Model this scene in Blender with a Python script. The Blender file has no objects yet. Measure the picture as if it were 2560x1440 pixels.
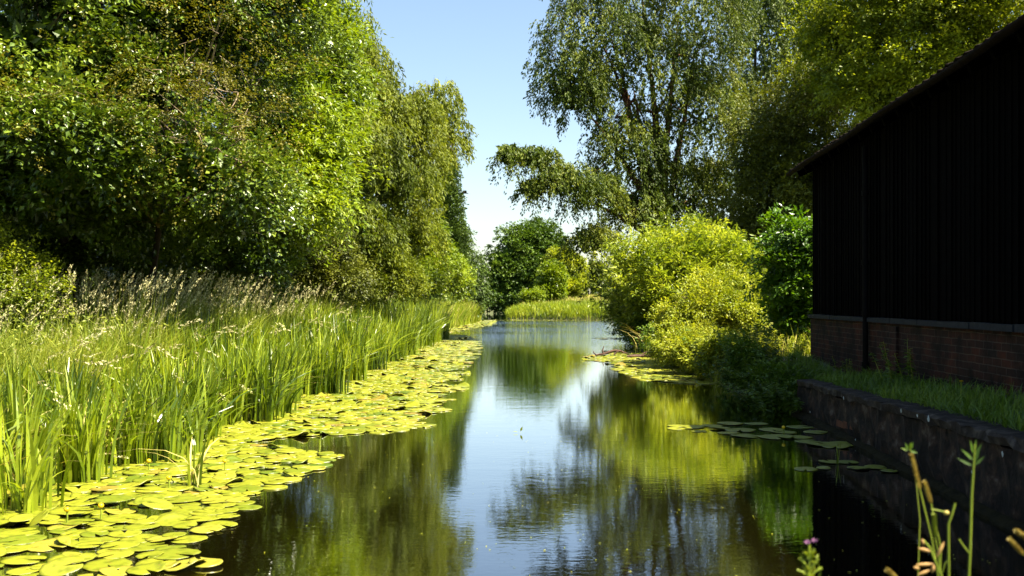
import bpy, math
import numpy as np
from math import radians, sin, cos, pi

# ------------------------------------------------------------------ camera, sky, sun
SC = bpy.context.scene
COL = SC.collection
CAM_H = 1.6
cam_data = bpy.data.cameras.new("camera")
cam = bpy.data.objects.new("camera", cam_data); COL.objects.link(cam)
cam.location = (0, 0, CAM_H); cam.rotation_euler = (radians(90), 0, 0)
cam_data.lens = 35; cam_data.sensor_width = 36
cam_data.shift_y = 37 / 2560
cam_data.clip_start = 0.1; cam_data.clip_end = 3000
cam_data.dof.use_dof = True
cam_data.dof.focus_distance = 13.0; cam_data.dof.aperture_fstop = 3.5
SC.camera = cam

SUN_EL, SUN_AZ = radians(57.5), radians(111)      # azimuth measured from +Y (view direction) towards +X
world = bpy.data.worlds.new("World"); SC.world = world; world.use_nodes = True
wn = world.node_tree.nodes; wl = world.node_tree.links
bg = wn["Background"]
sky = wn.new("ShaderNodeTexSky"); sky.sky_type = 'NISHITA'; sky.sun_disc = False
sky.sun_elevation = SUN_EL; sky.sun_rotation = SUN_AZ
sky.air_density = 1.15; sky.dust_density = 1.0; sky.ozone_density = 1.0; sky.altitude = 0
wl.new(sky.outputs[0], bg.inputs[0]); bg.inputs[1].default_value = 0.05
sun_data = bpy.data.lights.new("sun", 'SUN'); sun_data.energy = 5.0; sun_data.angle = radians(0.5)
sun_data.color = (1.0, 0.91, 0.72)
sun = bpy.data.objects.new("sun", sun_data); COL.objects.link(sun)
sun.rotation_euler = (radians(90) - SUN_EL, 0, radians(180) - SUN_AZ)
sun.location = (20, 0, 40)
SC.view_settings.view_transform = 'Standard'; SC.view_settings.look = 'None'
SC.view_settings.gamma = 1; SC.view_settings.exposure = 2.2
SC.render.engine = 'CYCLES'
SC.cycles.max_bounces = 5; SC.cycles.diffuse_bounces = 1; SC.cycles.glossy_bounces = 3
SC.cycles.transmission_bounces = 2; SC.cycles.transparent_max_bounces = 4
SC.cycles.caustics_reflective = False; SC.cycles.caustics_refractive = False
SC.cycles.use_denoising = True
SC.render.use_persistent_data = False

F = 2560 * 35 / 36
def P(px, py, Y):
    return np.array([(px - 1280) / F * Y, Y, CAM_H + (757 - py) / F * Y])

# ------------------------------------------------------------------ helpers
def nrm(v):
    return v / np.maximum(np.linalg.norm(v, axis=-1, keepdims=True), 1e-9)

class Geo:
    """Collects quads; one build = one mesh object."""
    def __init__(s): s.V = []; s.Fc = []; s.R = []; s.M = []; s.n = 0
    def add(s, V, Fq, rnd=None, mat=0):
        V = np.asarray(V, float).reshape(-1, 3); Fq = np.asarray(Fq, int).reshape(-1, 4)
        s.V.append(V); s.Fc.append(Fq + s.n); s.n += len(V)
        if rnd is None: rnd = np.full(len(Fq), .5)
        s.R.append(np.broadcast_to(np.asarray(rnd, float), (len(Fq),)))
        s.M.append(np.full(len(Fq), mat, int))
    def mesh(s, name, mats, smooth=False):
        V = np.concatenate(s.V); Q = np.concatenate(s.Fc); R = np.concatenate(s.R); M = np.concatenate(s.M)
        me = bpy.data.meshes.new(name)
        me.vertices.add(len(V)); me.vertices.foreach_set("co", V.astype(np.float32).ravel())
        tri = Q[:, 3] == Q[:, 2]
        cnt = np.where(tri, 3, 4)
        loops = np.concatenate([q[:3] if t else q for q, t in zip(Q, tri)]) if tri.any() else Q.ravel()
        me.loops.add(len(loops)); me.loops.foreach_set("vertex_index", loops.astype(np.int32))
        me.polygons.add(len(Q))
        st = np.concatenate([[0], np.cumsum(cnt)[:-1]])
        me.polygons.foreach_set("loop_start", st.astype(np.int32))
        me.polygons.foreach_set("material_index", M.astype(np.int32))
        me.polygons.foreach_set("use_smooth", np.full(len(Q), smooth))
        a = me.attributes.new("rnd", 'FLOAT', 'FACE'); a.data.foreach_set("value", R.astype(np.float32))
        for m in (mats if isinstance(mats, (list, tuple)) else [mats]): me.materials.append(m)
        me.update(calc_edges=True)
        return me
    def build(s, name, mats, parent=None, smooth=False):
        o = bpy.data.objects.new(name, s.mesh(name, mats, smooth)); COL.objects.link(o)
        if parent is not None: o.parent = parent
        return o

def tag(o, label=None, cat=None, group=None, kind=None):
    if label: o["label"] = label
    if cat: o["category"] = cat
    if group: o["group"] = group
    if kind: o["kind"] = kind
    return o

def empty(name, loc, label, cat, group=None, rz=0):
    o = bpy.data.objects.new(name, None); COL.objects.link(o)
    o.location = tuple(float(v) for v in loc); o.rotation_euler = (0, 0, rz); o.empty_display_size = .2
    return tag(o, label, cat, group)

def tube(g, pts, rad, seg=6, rnd=.5, mat=0, cap=False):
    pts = np.asarray(pts, float); n = len(pts)
    rad = np.broadcast_to(np.asarray(rad, float), (n,))
    T = np.gradient(pts, axis=0); T = nrm(T)
    ref = np.where(np.abs(T[:, 2:3]) > .9, [[1., 0, 0]], [[0., 0, 1.]])
    A = nrm(np.cross(T, ref))
    for i in range(1, n):                                  # keep the frame from flipping
        a = A[i-1] - T[i] * np.dot(A[i-1], T[i]); A[i] = a / max(np.linalg.norm(a), 1e-9)
    B = np.cross(T, A)
    th = np.arange(seg) * 2 * pi / seg
    V = pts[:, None] + rad[:, None, None] * (A[:, None] * np.cos(th)[None, :, None] + B[:, None] * np.sin(th)[None, :, None])
    i = np.arange(n - 1)[:, None]; j = np.arange(seg)[None]
    q = np.stack([i*seg+j, i*seg+(j+1) % seg, (i+1)*seg+(j+1) % seg, (i+1)*seg+j], -1).reshape(-1, 4)
    g.add(V.reshape(-1, 3), q, rnd, mat)
    if cap:
        for k, c in ((0, pts[0]), (n-1, pts[-1])):
            vv = np.vstack([V[k], c]); qq = [[a, (a+1) % seg, seg, seg] for a in range(seg)]
            g.add(vv, qq, rnd, mat)

def twigs(g, A, B, r, rnd=.5, mat=0):
    """many thin three-sided tapered twigs at once"""
    A = np.asarray(A); B = np.asarray(B); d = nrm(B - A); n = len(A)
    s = nrm(np.cross(d, [0.3, .2, 1.])); t = np.cross(d, s)
    V = np.zeros((n, 6, 3))
    for k in range(3):
        o = s * cos(k*2*pi/3) + t * sin(k*2*pi/3)
        V[:, k] = A + o * np.reshape(r, (-1, 1)); V[:, 3+k] = B + o * np.reshape(r, (-1, 1)) * .3
    base = (np.arange(n) * 6)[:, None, None]
    q = np.array([[0, 1, 4, 3], [1, 2, 5, 4], [2, 0, 3, 5]])[None] + base
    g.add(V.reshape(-1, 3), q.reshape(-1, 4), np.repeat(rnd, 3) if np.ndim(rnd) else rnd, mat)

def leaves(g, Pb, D, N, L, W, rnd, mat=0, fold=.15):
    """rhomboid folded leaves: base point, direction, normal, length, width"""
    D = nrm(D); S = nrm(np.cross(D, N)); N = np.cross(S, D)
    L = np.reshape(np.broadcast_to(L, (len(Pb),)), (-1, 1)); W = np.reshape(np.broadcast_to(W, (len(Pb),)), (-1, 1))
    V = np.zeros((len(Pb), 4, 3)); m = Pb + D * L * .42
    V[:, 0] = Pb; V[:, 1] = m + S * W * .5 + N * W * fold
    V[:, 2] = Pb + D * L; V[:, 3] = m - S * W * .5 + N * W * fold
    g.add(V.reshape(-1, 3), np.arange(len(Pb) * 4).reshape(-1, 4), rnd, mat)

def blades(g, rng, Pb, H, W, lean, bend, rnd, segs=4, mat=0):
    """tapered bending grass blades; lean = (n,2) horizontal unit vectors"""
    n = len(Pb); t = np.linspace(0, 1, segs + 1)[None, :, None]
    H = np.reshape(H, (-1, 1, 1)); W = np.reshape(W, (-1, 1, 1)); bend = np.reshape(bend, (-1, 1, 1))
    ln = np.zeros((n, 1, 3)); ln[:, 0, :2] = lean
    up = np.array([0, 0, 1.])[None, None]
    c = Pb[:, None] + up * H * (t - .45 * bend * t**2.6) + ln * H * bend * t**2.0
    ang = rng.uniform(0, pi, n); side = np.stack([np.cos(ang), np.sin(ang), np.zeros(n)], -1)[:, None]
    w = W * .5 * (1 - t**2.2) * (0.75 + .5 * t) + .0008
    V = np.stack([c - side * w, c + side * w], 2).reshape(-1, 3)
    k = segs + 1; i = np.arange(segs)[None]; b = (np.arange(n) * k * 2)[:, None]
    q = np.stack([b+2*i, b+2*i+1, b+2*i+3, b+2*i+2], -1).reshape(-1, 4)
    g.add(V, q, np.repeat(rnd, segs), mat)

# ------------------------------------------------------------------ materials
def newmat(name):
    m = bpy.data.materials.new(name); m.use_nodes = True
    nt = m.node_tree; nt.nodes.clear()
    return m, nt.nodes, nt.links

def ramp(N, L, src, stops):
    r = N.new("ShaderNodeValToRGB"); e = r.color_ramp.elements
    while len(e) < len(stops): e.new(.5)
    for el, (p, c) in zip(e, stops): el.position = p; el.color = (*c, 1)
    L.new(src, r.inputs[0]); return r

def leafmat(name, dark, mid, light, trans=.35, rough=.42, spec=.3, nscale=.6, tint=(1.15, 1.1, .5)):
    if 'petal' not in name: dark, mid, light = [(c[0] * 1.02 * k, c[1] * 1.03 * k, c[2] * .6 * k) for c, k in ((dark, .8), (mid, 1), (light, 1.05))]
    m, N, L = newmat(name)
    at = N.new("ShaderNodeAttribute"); at.attribute_name = "rnd"
    geo = N.new("ShaderNodeNewGeometry")
    nz = N.new("ShaderNodeTexNoise"); nz.inputs["Scale"].default_value = nscale; nz.inputs["Detail"].default_value = 2
    L.new(geo.outputs["Position"], nz.inputs["Vector"])
    ma = N.new("ShaderNodeMath"); ma.operation = 'MULTIPLY_ADD'; ma.inputs[1].default_value = 1.6; ma.inputs[2].default_value = -.8
    L.new(nz.outputs[0], ma.inputs[0])
    ad = N.new("ShaderNodeMath"); ad.operation = 'ADD'; ad.use_clamp = True
    L.new(ma.outputs[0], ad.inputs[0]); L.new(at.outputs["Fac"], ad.inputs[1])
    r = ramp(N, L, ad.outputs[0], [(0.0, dark), (.5, mid), (1.0, light)])
    b = N.new("ShaderNodeBsdfPrincipled"); b.inputs["Roughness"].default_value = rough
    b.inputs["Specular IOR Level"].default_value = spec
    L.new(r.outputs[0], b.inputs["Base Color"])
    tr = N.new("ShaderNodeBsdfTranslucent")
    mx = N.new("ShaderNodeMix"); mx.data_type = 'RGBA'; mx.blend_type = 'MULTIPLY'; mx.inputs[0].default_value = 1
    L.new(r.outputs[0], mx.inputs[6]); mx.inputs[7].default_value = (*tint, 1)
    L.new(mx.outputs[2], tr.inputs[0])
    ms = N.new("ShaderNodeMixShader"); ms.inputs[0].default_value = trans
    L.new(b.outputs[0], ms.inputs[1]); L.new(tr.outputs[0], ms.inputs[2])
    out = N.new("ShaderNodeOutputMaterial"); L.new(ms.outputs[0], out.inputs[0])
    return m

def roughmat(name, stops, scale=6, rough=.85, bump=.3, stretch=(1, 1, 1), detail=6, spec=.3, coord="Object"):
    m, N, L = newmat(name)
    tc = N.new("ShaderNodeTexCoord"); mp = N.new("ShaderNodeMapping"); mp.inputs["Scale"].default_value = stretch
    L.new(tc.outputs[coord], mp.inputs[0])
    nz = N.new("ShaderNodeTexNoise"); nz.inputs["Scale"].default_value = scale; nz.inputs["Detail"].default_value = detail
    nz.inputs["Roughness"].default_value = .65
    L.new(mp.outputs[0], nz.inputs["Vector"])
    r = ramp(N, L, nz.outputs[0], stops)
    b = N.new("ShaderNodeBsdfPrincipled"); b.inputs["Roughness"].default_value = rough
    b.inputs["Specular IOR Level"].default_value = spec
    L.new(r.outputs[0], b.inputs["Base Color"])
    if bump:
        bp = N.new("ShaderNodeBump"); bp.inputs["Strength"].default_value = bump; bp.inputs["Distance"].default_value = .03
        L.new(nz.outputs[0], bp.inputs["Height"]); L.new(bp.outputs[0], b.inputs["Normal"])
    out = N.new("ShaderNodeOutputMaterial"); L.new(b.outputs[0], out.inputs[0])
    return m

M = {}
M['glossy_leaf'] = leafmat("glossy_leaf", (.022, .048, .005), (.085, .14, .012), (.20, .25, .04), .25, .35, .5, .5)
M['rust_leaf'] = leafmat("rust_leaf", (.05, .062, .006), (.115, .11, .010), (.20, .165, .02), .3, .5, .3, .9)
M['ash_leaf'] = leafmat("ash_leaf", (.065, .12, .006), (.165, .235, .010), (.28, .34, .02), .42, .42, .4, .5)
M['willow_leaf'] = leafmat("willow_leaf", (.06, .09, .010), (.15, .185, .020), (.26, .28, .045), .42, .5, .22, .45)
M['olive_leaf'] = leafmat("olive_leaf", (.045, .06, .010), (.10, .12, .016), (.19, .20, .035), .3, .5, .35, .8)
M['conifer_leaf'] = leafmat("conifer_leaf", (.025, .05, .010), (.055, .095, .018), (.10, .15, .03), .2, .55, .25, 1.2)
M['lime_leaf'] = leafmat("lime_leaf", (.09, .14, .008), (.24, .285, .018), (.42, .44, .06), .48, .45, .4, .7)
M['round_leaf'] = leafmat("round_leaf", (.030, .065, .012), (.065, .12, .018), (.13, .19, .03), .3, .5, .3, .35)
M['weeping_leaf'] = leafmat("weeping_leaf", (.03, .058, .007), (.075, .11, .014), (.19, .21, .035), .32, .5, .22, .35)
M['pale_leaf'] = leafmat("pale_leaf", (.04, .07, .018), (.085, .12, .03), (.15, .18, .055), .3, .5, .25, .35)
M['bush_leaf'] = leafmat("bush_leaf", (.10, .16, .012), (.23, .29, .03), (.42, .45, .10), .45, .38, .5, 1.1)
M['elder_leaf'] = leafmat("elder_leaf", (.03, .08, .004), (.08, .17, .006), (.16, .26, .015), .38, .36, .5, .9)
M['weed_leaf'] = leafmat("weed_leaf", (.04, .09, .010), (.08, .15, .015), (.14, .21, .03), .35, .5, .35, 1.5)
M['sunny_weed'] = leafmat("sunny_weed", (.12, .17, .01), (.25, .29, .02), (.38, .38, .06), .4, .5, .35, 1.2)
M['reed_leaf'] = leafmat("reed_leaf", (.045, .09, .006), (.17, .235, .012), (.34, .39, .035), .38, .33, .8, .8, (1.15, 1.15, .5))
M['grass_leaf'] = leafmat("grass_leaf", (.09, .145, .012), (.20, .25, .03), (.38, .39, .11), .4, .5, .4, .5)
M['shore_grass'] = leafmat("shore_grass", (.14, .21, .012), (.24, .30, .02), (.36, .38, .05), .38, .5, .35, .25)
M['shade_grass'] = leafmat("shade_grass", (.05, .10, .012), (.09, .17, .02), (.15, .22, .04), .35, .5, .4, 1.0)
M['dry_grass'] = leafmat("dry_grass", (.26, .23, .08), (.40, .35, .15), (.55, .48, .24), .3, .6, .3, .6, (1, .95, .7))
M['dead_reed'] = leafmat("dead_reed", (.22, .17, .06), (.38, .32, .14), (.5, .45, .25), .2, .6, .3, 2)
M['plume'] = leafmat("plume", (.34, .30, .24), (.55, .50, .42), (.75, .72, .66), .3, .6, .3, 1.0, (1, .9, .7))
M['pink_petal'] = leafmat("pink_petal", (.3, .10, .24), (.38, .16, .32), (.45, .25, .4), .3, .5, .3, 3, (1, .8, 1))
M['yellow_petal'] = leafmat("yellow_petal", (.65, .42, .01), (.75, .52, .01), (.8, .6, .03), .2, .4, .4, 3)
M['foxtail'] = leafmat("foxtail", (.26, .18, .06), (.38, .28, .11), (.50, .40, .19), .2, .6, .3, 30, (1, .9, .6))
M['pink_head'] = leafmat("pink_head", (.30, .16, .09), (.42, .24, .14), (.52, .34, .2), .2, .6, .3, 30, (1, .8, .6))
M['stem_green'] = leafmat("stem_green", (.12, .17, .02), (.20, .25, .03), (.28, .30, .06), .1, .5, .4, 3)

def padmat():
    m, N, L = newmat("lily_pad_leaf")
    at = N.new("ShaderNodeAttribute"); at.attribute_name = "rnd"
    oi = N.new("ShaderNodeObjectInfo")
    geo = N.new("ShaderNodeNewGeometry")
    r = ramp(N, L, at.outputs["Fac"], [(0, (.075, .115, .006)), (.35, (.16, .175, .008)), (.7, (.215, .22, .012)), (.92, (.26, .24, .022)), (1, (.20, .15, .02))])
    nz = N.new("ShaderNodeTexNoise"); nz.inputs["Scale"].default_value = 14; nz.inputs["Detail"].default_value = 5
    L.new(geo.outputs["Position"], nz.inputs["Vector"])
    r2 = ramp(N, L, nz.outputs[0], [(.32, (.55, .6, .5)), (.5, (.95, .97, 1)), (.68, (1.0, 1.0, 1.0))])
    mx = N.new("ShaderNodeMix"); mx.data_type = 'RGBA'; mx.blend_type = 'MULTIPLY'; mx.inputs[0].default_value = 1
    L.new(r.outputs[0], mx.inputs[6]); L.new(r2.outputs[0], mx.inputs[7])
    nz2 = N.new("ShaderNodeTexNoise"); nz2.inputs["Scale"].default_value = 45; nz2.inputs["Detail"].default_value = 2
    L.new(geo.outputs["Position"], nz2.inputs["Vector"])
    r3 = ramp(N, L, nz2.outputs[0], [(.66, (0, 0, 0)), (.72, (1, 1, 1))])
    mx2 = N.new("ShaderNodeMix"); mx2.data_type = 'RGBA'
    L.new(r3.outputs[0], mx2.inputs[0]); L.new(mx.outputs[2], mx2.inputs[6]); mx2.inputs[7].default_value = (.20, .12, .02, 1)
    b = N.new("ShaderNodeBsdfPrincipled"); b.inputs["Roughness"].default_value = .38
    b.inputs["Specular IOR Level"].default_value = .5
    L.new(mx2.outputs[2], b.inputs["Base Color"])
    bp = N.new("ShaderNodeBump"); bp.inputs["Strength"].default_value = .35; bp.inputs["Distance"].default_value = .02
    L.new(nz.outputs[0], bp.inputs["Height"]); L.new(bp.outputs[0], b.inputs["Normal"])
    out = N.new("ShaderNodeOutputMaterial"); L.new(b.outputs[0], out.inputs[0])
    return m
M['pad'] = padmat()
M['bark'] = roughmat("bark", [(.3, (.035, .024, .014)), (.7, (.12, .085, .05))], 5, .9, .8, (1, 1, .3))
M['bark_red'] = roughmat("bark_red", [(.3, (.05, .022, .010)), (.7, (.16, .075, .035))], 5, .9, .8, (1, 1, .3))
M['bark_pale'] = roughmat("bark_pale", [(.3, (.16, .11, .06)), (.7, (.34, .26, .17))], 8, .85, .5)
M['bark_dark'] = roughmat("bark_dark", [(.3, (.008, .006, .004)), (.7, (.03, .022, .014))], 5, .9, .8, (1, 1, .3))
M['twig'] = roughmat("twig", [(.3, (.05, .035, .018)), (.7, (.13, .09, .05))], 8, .85, 0)

def watermat():
    m, N, L = newmat("river_water")
    geo = N.new("ShaderNodeNewGeometry")
    sep = N.new("ShaderNodeSeparateXYZ"); L.new(geo.outputs["Position"], sep.inputs[0])
    def noise(scale, st, det, dist=0):
        mp = N.new("ShaderNodeMapping"); mp.inputs["Scale"].default_value = st
        L.new(geo.outputs["Position"], mp.inputs[0])
        nz = N.new("ShaderNodeTexNoise"); nz.inputs["Scale"].default_value = scale; nz.inputs["Detail"].default_value = det
        nz.inputs["Distortion"].default_value = dist
        L.new(mp.outputs[0], nz.inputs[0]); return nz.outputs[0]
    def math_(op, a, b, clamp=False):
        n = N.new("ShaderNodeMath"); n.operation = op; n.use_clamp = clamp
        for i, v in enumerate((a, b)):
            if isinstance(v, (int, float)): n.inputs[i].default_value = v
            else: L.new(v, n.inputs[i])
        return n.outputs[0]
    small = noise(9, (1, 2.2, 1), 3, .4)
    big = noise(1.3, (1, 2.0, 1), 3, .3)
    # a breeze ruffles the far reach
    mr = N.new("ShaderNodeMapRange"); mr.inputs["From Min"].default_value = 26; mr.inputs["From Max"].default_value = 58
    mr.inputs["To Min"].default_value = 0; mr.inputs["To Max"].default_value = 1; mr.interpolation_type = 'SMOOTHSTEP'
    L.new(sep.outputs[1], mr.inputs[0])
    mr2 = N.new("ShaderNodeMapRange"); mr2.inputs["From Min"].default_value = 82; mr2.inputs["From Max"].default_value = 92
    mr2.inputs["To Min"].default_value = 1; mr2.inputs["To Max"].default_value = 0; mr2.interpolation_type = 'SMOOTHSTEP'
    L.new(sep.outputs[1], mr2.inputs[0])
    patch = noise(.10, (1, .8, 1), 2)
    pr = N.new("ShaderNodeMapRange"); pr.inputs["From Min"].default_value = .40; pr.inputs["From Max"].default_value = .56
    L.new(patch, pr.inputs[0])
    far = math_('MULTIPLY', math_('MULTIPLY', mr.outputs[0], mr2.outputs[0]), math_('ADD', math_('MULTIPLY', pr.outputs[0], .55), .45))
    chop = noise(3.4, (.7, 1.5, 1), 3, .6)
    h = math_('ADD', math_('ADD', math_('MULTIPLY', small, .0006), math_('MULTIPLY', big, .0013)), math_('MULTIPLY', math_('MULTIPLY', chop, far), .045))
    bp = N.new("ShaderNodeBump"); bp.inputs["Strength"].default_value = 1; bp.inputs["Distance"].default_value = 1
    L.new(h, bp.inputs["Height"])
    silt = noise(.35, (1, .5, 1), 3)
    r = ramp(N, L, silt, [(.3, (.0022, .0016, .0003)), (.7, (.0045, .0034, .0006))])
    b = N.new("ShaderNodeBsdfDiffuse"); L.new(r.outputs[0], b.inputs[0])
    gl = N.new("ShaderNodeBsdfGlossy"); gl.inputs["Roughness"].default_value = .01; gl.inputs[0].default_value = (.97, .98, 1, 1)
    L.new(bp.outputs[0], gl.inputs["Normal"])
    fr = N.new("ShaderNodeFresnel"); fr.inputs[0].default_value = 1.33; L.new(bp.outputs[0], fr.inputs["Normal"])
    fac = math_('ADD', math_('MULTIPLY', fr.outputs[0], 1.4), .20, True)
    ms = N.new("ShaderNodeMixShader"); L.new(fac, ms.inputs[0]); L.new(b.outputs[0], ms.inputs[1]); L.new(gl.outputs[0], ms.inputs[2])
    out = N.new("ShaderNodeOutputMaterial"); L.new(ms.outputs[0], out.inputs[0])
    return m
M['water'] = watermat()

def groundmat():
    m, N, L = newmat("bank_soil")
    geo = N.new("ShaderNodeNewGeometry")
    def noise(s, d):
        nz = N.new("ShaderNodeTexNoise"); nz.inputs["Scale"].default_value = s; nz.inputs["Detail"].default_value = d
        L.new(geo.outputs["Position"], nz.inputs[0]); return nz.outputs[0]
    r = ramp(N, L, noise(2.5, 8), [(.3, (.022, .026, .008)), (.5, (.05, .065, .015)), (.7, (.09, .075, .035))])
    b = N.new("ShaderNodeBsdfPrincipled"); b.inputs["Roughness"].default_value = .95
    L.new(r.outputs[0], b.inputs["Base Color"])
    bp = N.new("ShaderNodeBump"); bp.inputs["Strength"].default_value = .6; bp.inputs["Distance"].default_value = .05
    L.new(noise(12, 6), bp.inputs["Height"]); L.new(bp.outputs[0], b.inputs["Normal"])
    out = N.new("ShaderNodeOutputMaterial"); L.new(b.outputs[0], out.inputs[0])
    return m
M['ground'] = groundmat()
M['path'] = roughmat("trodden_path", [(.3, (.16, .11, .07)), (.5, (.32, .23, .16)), (.7, (.42, .33, .25))], 9, .95, .6)

def brickmat():
    m, N, L = newmat("old_brick")
    tc = N.new("ShaderNodeTexCoord")
    sp = N.new("ShaderNodeSeparateXYZ"); L.new(tc.outputs["Object"], sp.inputs[0])
    cb = N.new("ShaderNodeCombineXYZ")
    ad = N.new("ShaderNodeMath"); ad.operation = 'ADD'; L.new(sp.outputs[0], ad.inputs[0]); L.new(sp.outputs[1], ad.inputs[1])
    L.new(ad.outputs[0], cb.inputs[0]); L.new(sp.outputs[2], cb.inputs[1])
    nw = N.new("ShaderNodeTexNoise"); nw.inputs["Scale"].default_value = 3; L.new(tc.outputs["Object"], nw.inputs[0])
    va = N.new("ShaderNodeVectorMath"); va.operation = 'MULTIPLY_ADD'; va.inputs[1].default_value = (.02, .02, 0)
    L.new(nw.outputs[1], va.inputs[0]); L.new(cb.outputs[0], va.inputs[2])
    br = N.new("ShaderNodeTexBrick"); br.inputs["Scale"].default_value = 1
    br.inputs["Brick Width"].default_value = .235; br.inputs["Row Height"].default_value = .083
    br.inputs["Mortar Size"].default_value = .006; br.inputs["Mortar Smooth"].default_value = .3
    br.inputs["Color1"].default_value = (.050, .018, .011, 1); br.inputs["Color2"].default_value = (.016, .009, .008, 1)
    br.inputs["Mortar"].default_value = (.075, .058, .045, 1); br.inputs["Bias"].default_value = 0
    L.new(va.outputs[0], br.inputs[0])
    nz = N.new("ShaderNodeTexNoise"); nz.inputs["Scale"].default_value = 2.5; nz.inputs["Detail"].default_value = 8
    nz.inputs["Roughness"].default_value = .7
    L.new(tc.outputs["Object"], nz.inputs[0])
    r = ramp(N, L, nz.outputs[0], [(.38, (.12, .12, .13)), (.5, (.8, .8, .8)), (.7, (1.9, 1.3, 1.0))])
    mx = N.new("ShaderNodeMix"); mx.data_type = 'RGBA'; mx.blend_type = 'MULTIPLY'; mx.inputs[0].default_value = 1
    L.new(br.outputs[0], mx.inputs[6]); L.new(r.outputs[0], mx.inputs[7])
    b = N.new("ShaderNodeBsdfPrincipled"); b.inputs["Roughness"].default_value = .9; b.inputs["Specular IOR Level"].default_value = .15; L.new(mx.outputs[2], b.inputs["Base Color"])
    bp = N.new("ShaderNodeBump"); bp.inputs["Strength"].default_value = .8; bp.inputs["Distance"].default_value = .012; bp.invert = True
    L.new(br.outputs["Fac"], bp.inputs["Height"]); L.new(bp.outputs[0], b.inputs["Normal"])
    out = N.new("ShaderNodeOutputMaterial"); L.new(b.outputs[0], out.inputs[0])
    return m
M['brick'] = brickmat()
M['tarred'] = roughmat("tarred_board", [(.4, (.0006, .0005, .0005)), (.68, (.0018, .0016, .0016)), (.85, (.012, .010, .010))], 5, .95, .3, (9, 9, .6), spec=.02)
M['sill'] = roughmat("slate_sill", [(.3, (.006, .008, .012)), (.7, (.018, .022, .03))], 5, .8, .3, spec=.15)
M['tile'] = roughmat("roof_tile", [(.3, (.003, .002, .001)), (.7, (.014, .008, .004))], 7, .9, .6, spec=.05)
M['iron'] = roughmat("cast_iron", [(.4, (.0005, .0005, .0006)), (.68, (.0025, .0025, .003)), (.78, (.03, .03, .035))], 9, .8, .2, (1, 1, .7), spec=.1)
M['stone'] = roughmat("quay_stone", [(.32, (.002, .0016, .0015)), (.48, (.010, .008, .007)), (.58, (.040, .024, .016)), (.70, (.13, .11, .09))], 4.5, .9, 1.0, (1, 1, 1.3), 12, spec=.15)
M['stone_cap'] = roughmat("quay_coping", [(.3, (.005, .0045, .004)), (.5, (.024, .019, .015)), (.70, (.09, .075, .06))], 7, .9, 1.0, detail=10, spec=.15)
M['patch_brick'] = roughmat("bare_brick_patch", [(.3, (.06, .02, .01)), (.7, (.18, .07, .035))], 7, .95, .6)
M['lichen'] = roughmat("pale_lichen", [(.3, (.3, .34, .33)), (.7, (.5, .53, .5))], 20, .9, .3)
M['moss'] = roughmat("wet_moss_ledge", [(.3, (.006, .006, .003)), (.7, (.025, .020, .007))], 8, .95, .8, spec=.08)
M['rock_red'] = roughmat("floating_debris", [(.3, (.035, .018, .012)), (.7, (.13, .07, .05))], 14, .8, .8)
M['feather'] = roughmat("dark_feather", [(.3, (.012, .010, .010)), (.7, (.05, .045, .04))], 20, .8, .1)

# ------------------------------------------------------------------ the river and its banks
def xl(Y): return np.interp(Y, [-40, 0, 8, 14, 22, 43, 50, 56, 83, 100, 150, 170], [-5, -4.6, -4.35, -3.95, -3.9, -3.7, -4.3, -4.5, -3.1, -3.2, -4.5, -6])
def xr(Y): return np.interp(Y, [-40, 0, 7, 14, 33, 48, 60, 80, 91, 94, 99, 150, 170], [3, 3.0, 3.56, 4.12, 4.2, 5.4, 6.6, 8.7, 9.3, 5.0, -.4, -.7, -.7])
def quay_top(Y): return np.interp(Y, [0, 7, 14.1], [.74, .64, .50])
def ground(X, Y):
    X = np.asarray(X, float); Y = np.asarray(Y, float)
    a, b = xl(Y), xr(Y)
    dl = a - X; dr = X - b
    wob = .06 * np.sin(X * 1.7 + Y * .6) + .05 * np.sin(Y * 1.3 - X * .8)
    left = np.clip(.10 + .30 * (1 - np.exp(-dl / 1.2)) + .012 * dl + wob * np.clip(dl, 0, 1), -1, 1.2)
    rb = np.clip(.05 + .5 * (1 - np.exp(-dr / .8)) + wob * .7, -1, 1.5)
    quay = Y < 14.3
    rq = quay_top(Y) - .03 + np.clip(dr - .3, 0, 1.2) * .12 + wob * .15
    rb = np.where(quay, rq, rb)
    mead = np.clip((Y - 92) / 40, 0, 1); rb = rb + np.where(Y > 90, 1.5 * mead * np.clip((dr+.5) / 6, 0, 1), 0)
    bed = -.55
    dr = np.where(quay, dr - .22, dr)
    z = np.where(dl > 0, left, np.where(dr > 0, rb, bed))
    end = np.clip((Y - 157) / 4, 0, 1); z = np.where((dl <= 0) & (dr <= 0), bed + (1.1) * end, z)
    near = np.clip((3.3 - Y) / .8, 0, 1)
    z = np.where((dl <= 0) & (dr <= 0), np.maximum(z, bed + 1.15 * near), z)
    return z

xs = np.concatenate([np.linspace(-500, -60, 12), np.linspace(-50, -15, 24), np.arange(-14, 14, .2), np.linspace(14, 50, 30), np.linspace(60, 500, 12)])
ys = np.concatenate([np.linspace(-80, -6, 14), np.arange(-5, 50, .3), np.arange(50, 175, .8), np.linspace(180, 900, 18)])
XX, YY = np.meshgrid(xs, ys)
ZZ = ground(XX, YY)
g = Geo()
nx, ny = len(xs), len(ys)
ii, jj = np.meshgrid(np.arange(nx - 1), np.arange(ny - 1))
q = np.stack([jj*nx+ii, jj*nx+ii+1, (jj+1)*nx+ii+1, (jj+1)*nx+ii], -1).reshape(-1, 4)
g.add(np.stack([XX, YY, ZZ], -1), q)
tag(g.build("ground", M['ground'], smooth=True), kind="structure")
g = Geo(); g.add([[-14, 1.5, 0], [14, 1.5, 0], [14, 165, 0], [-14, 165, 0]], [[0, 1, 2, 3]])
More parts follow.
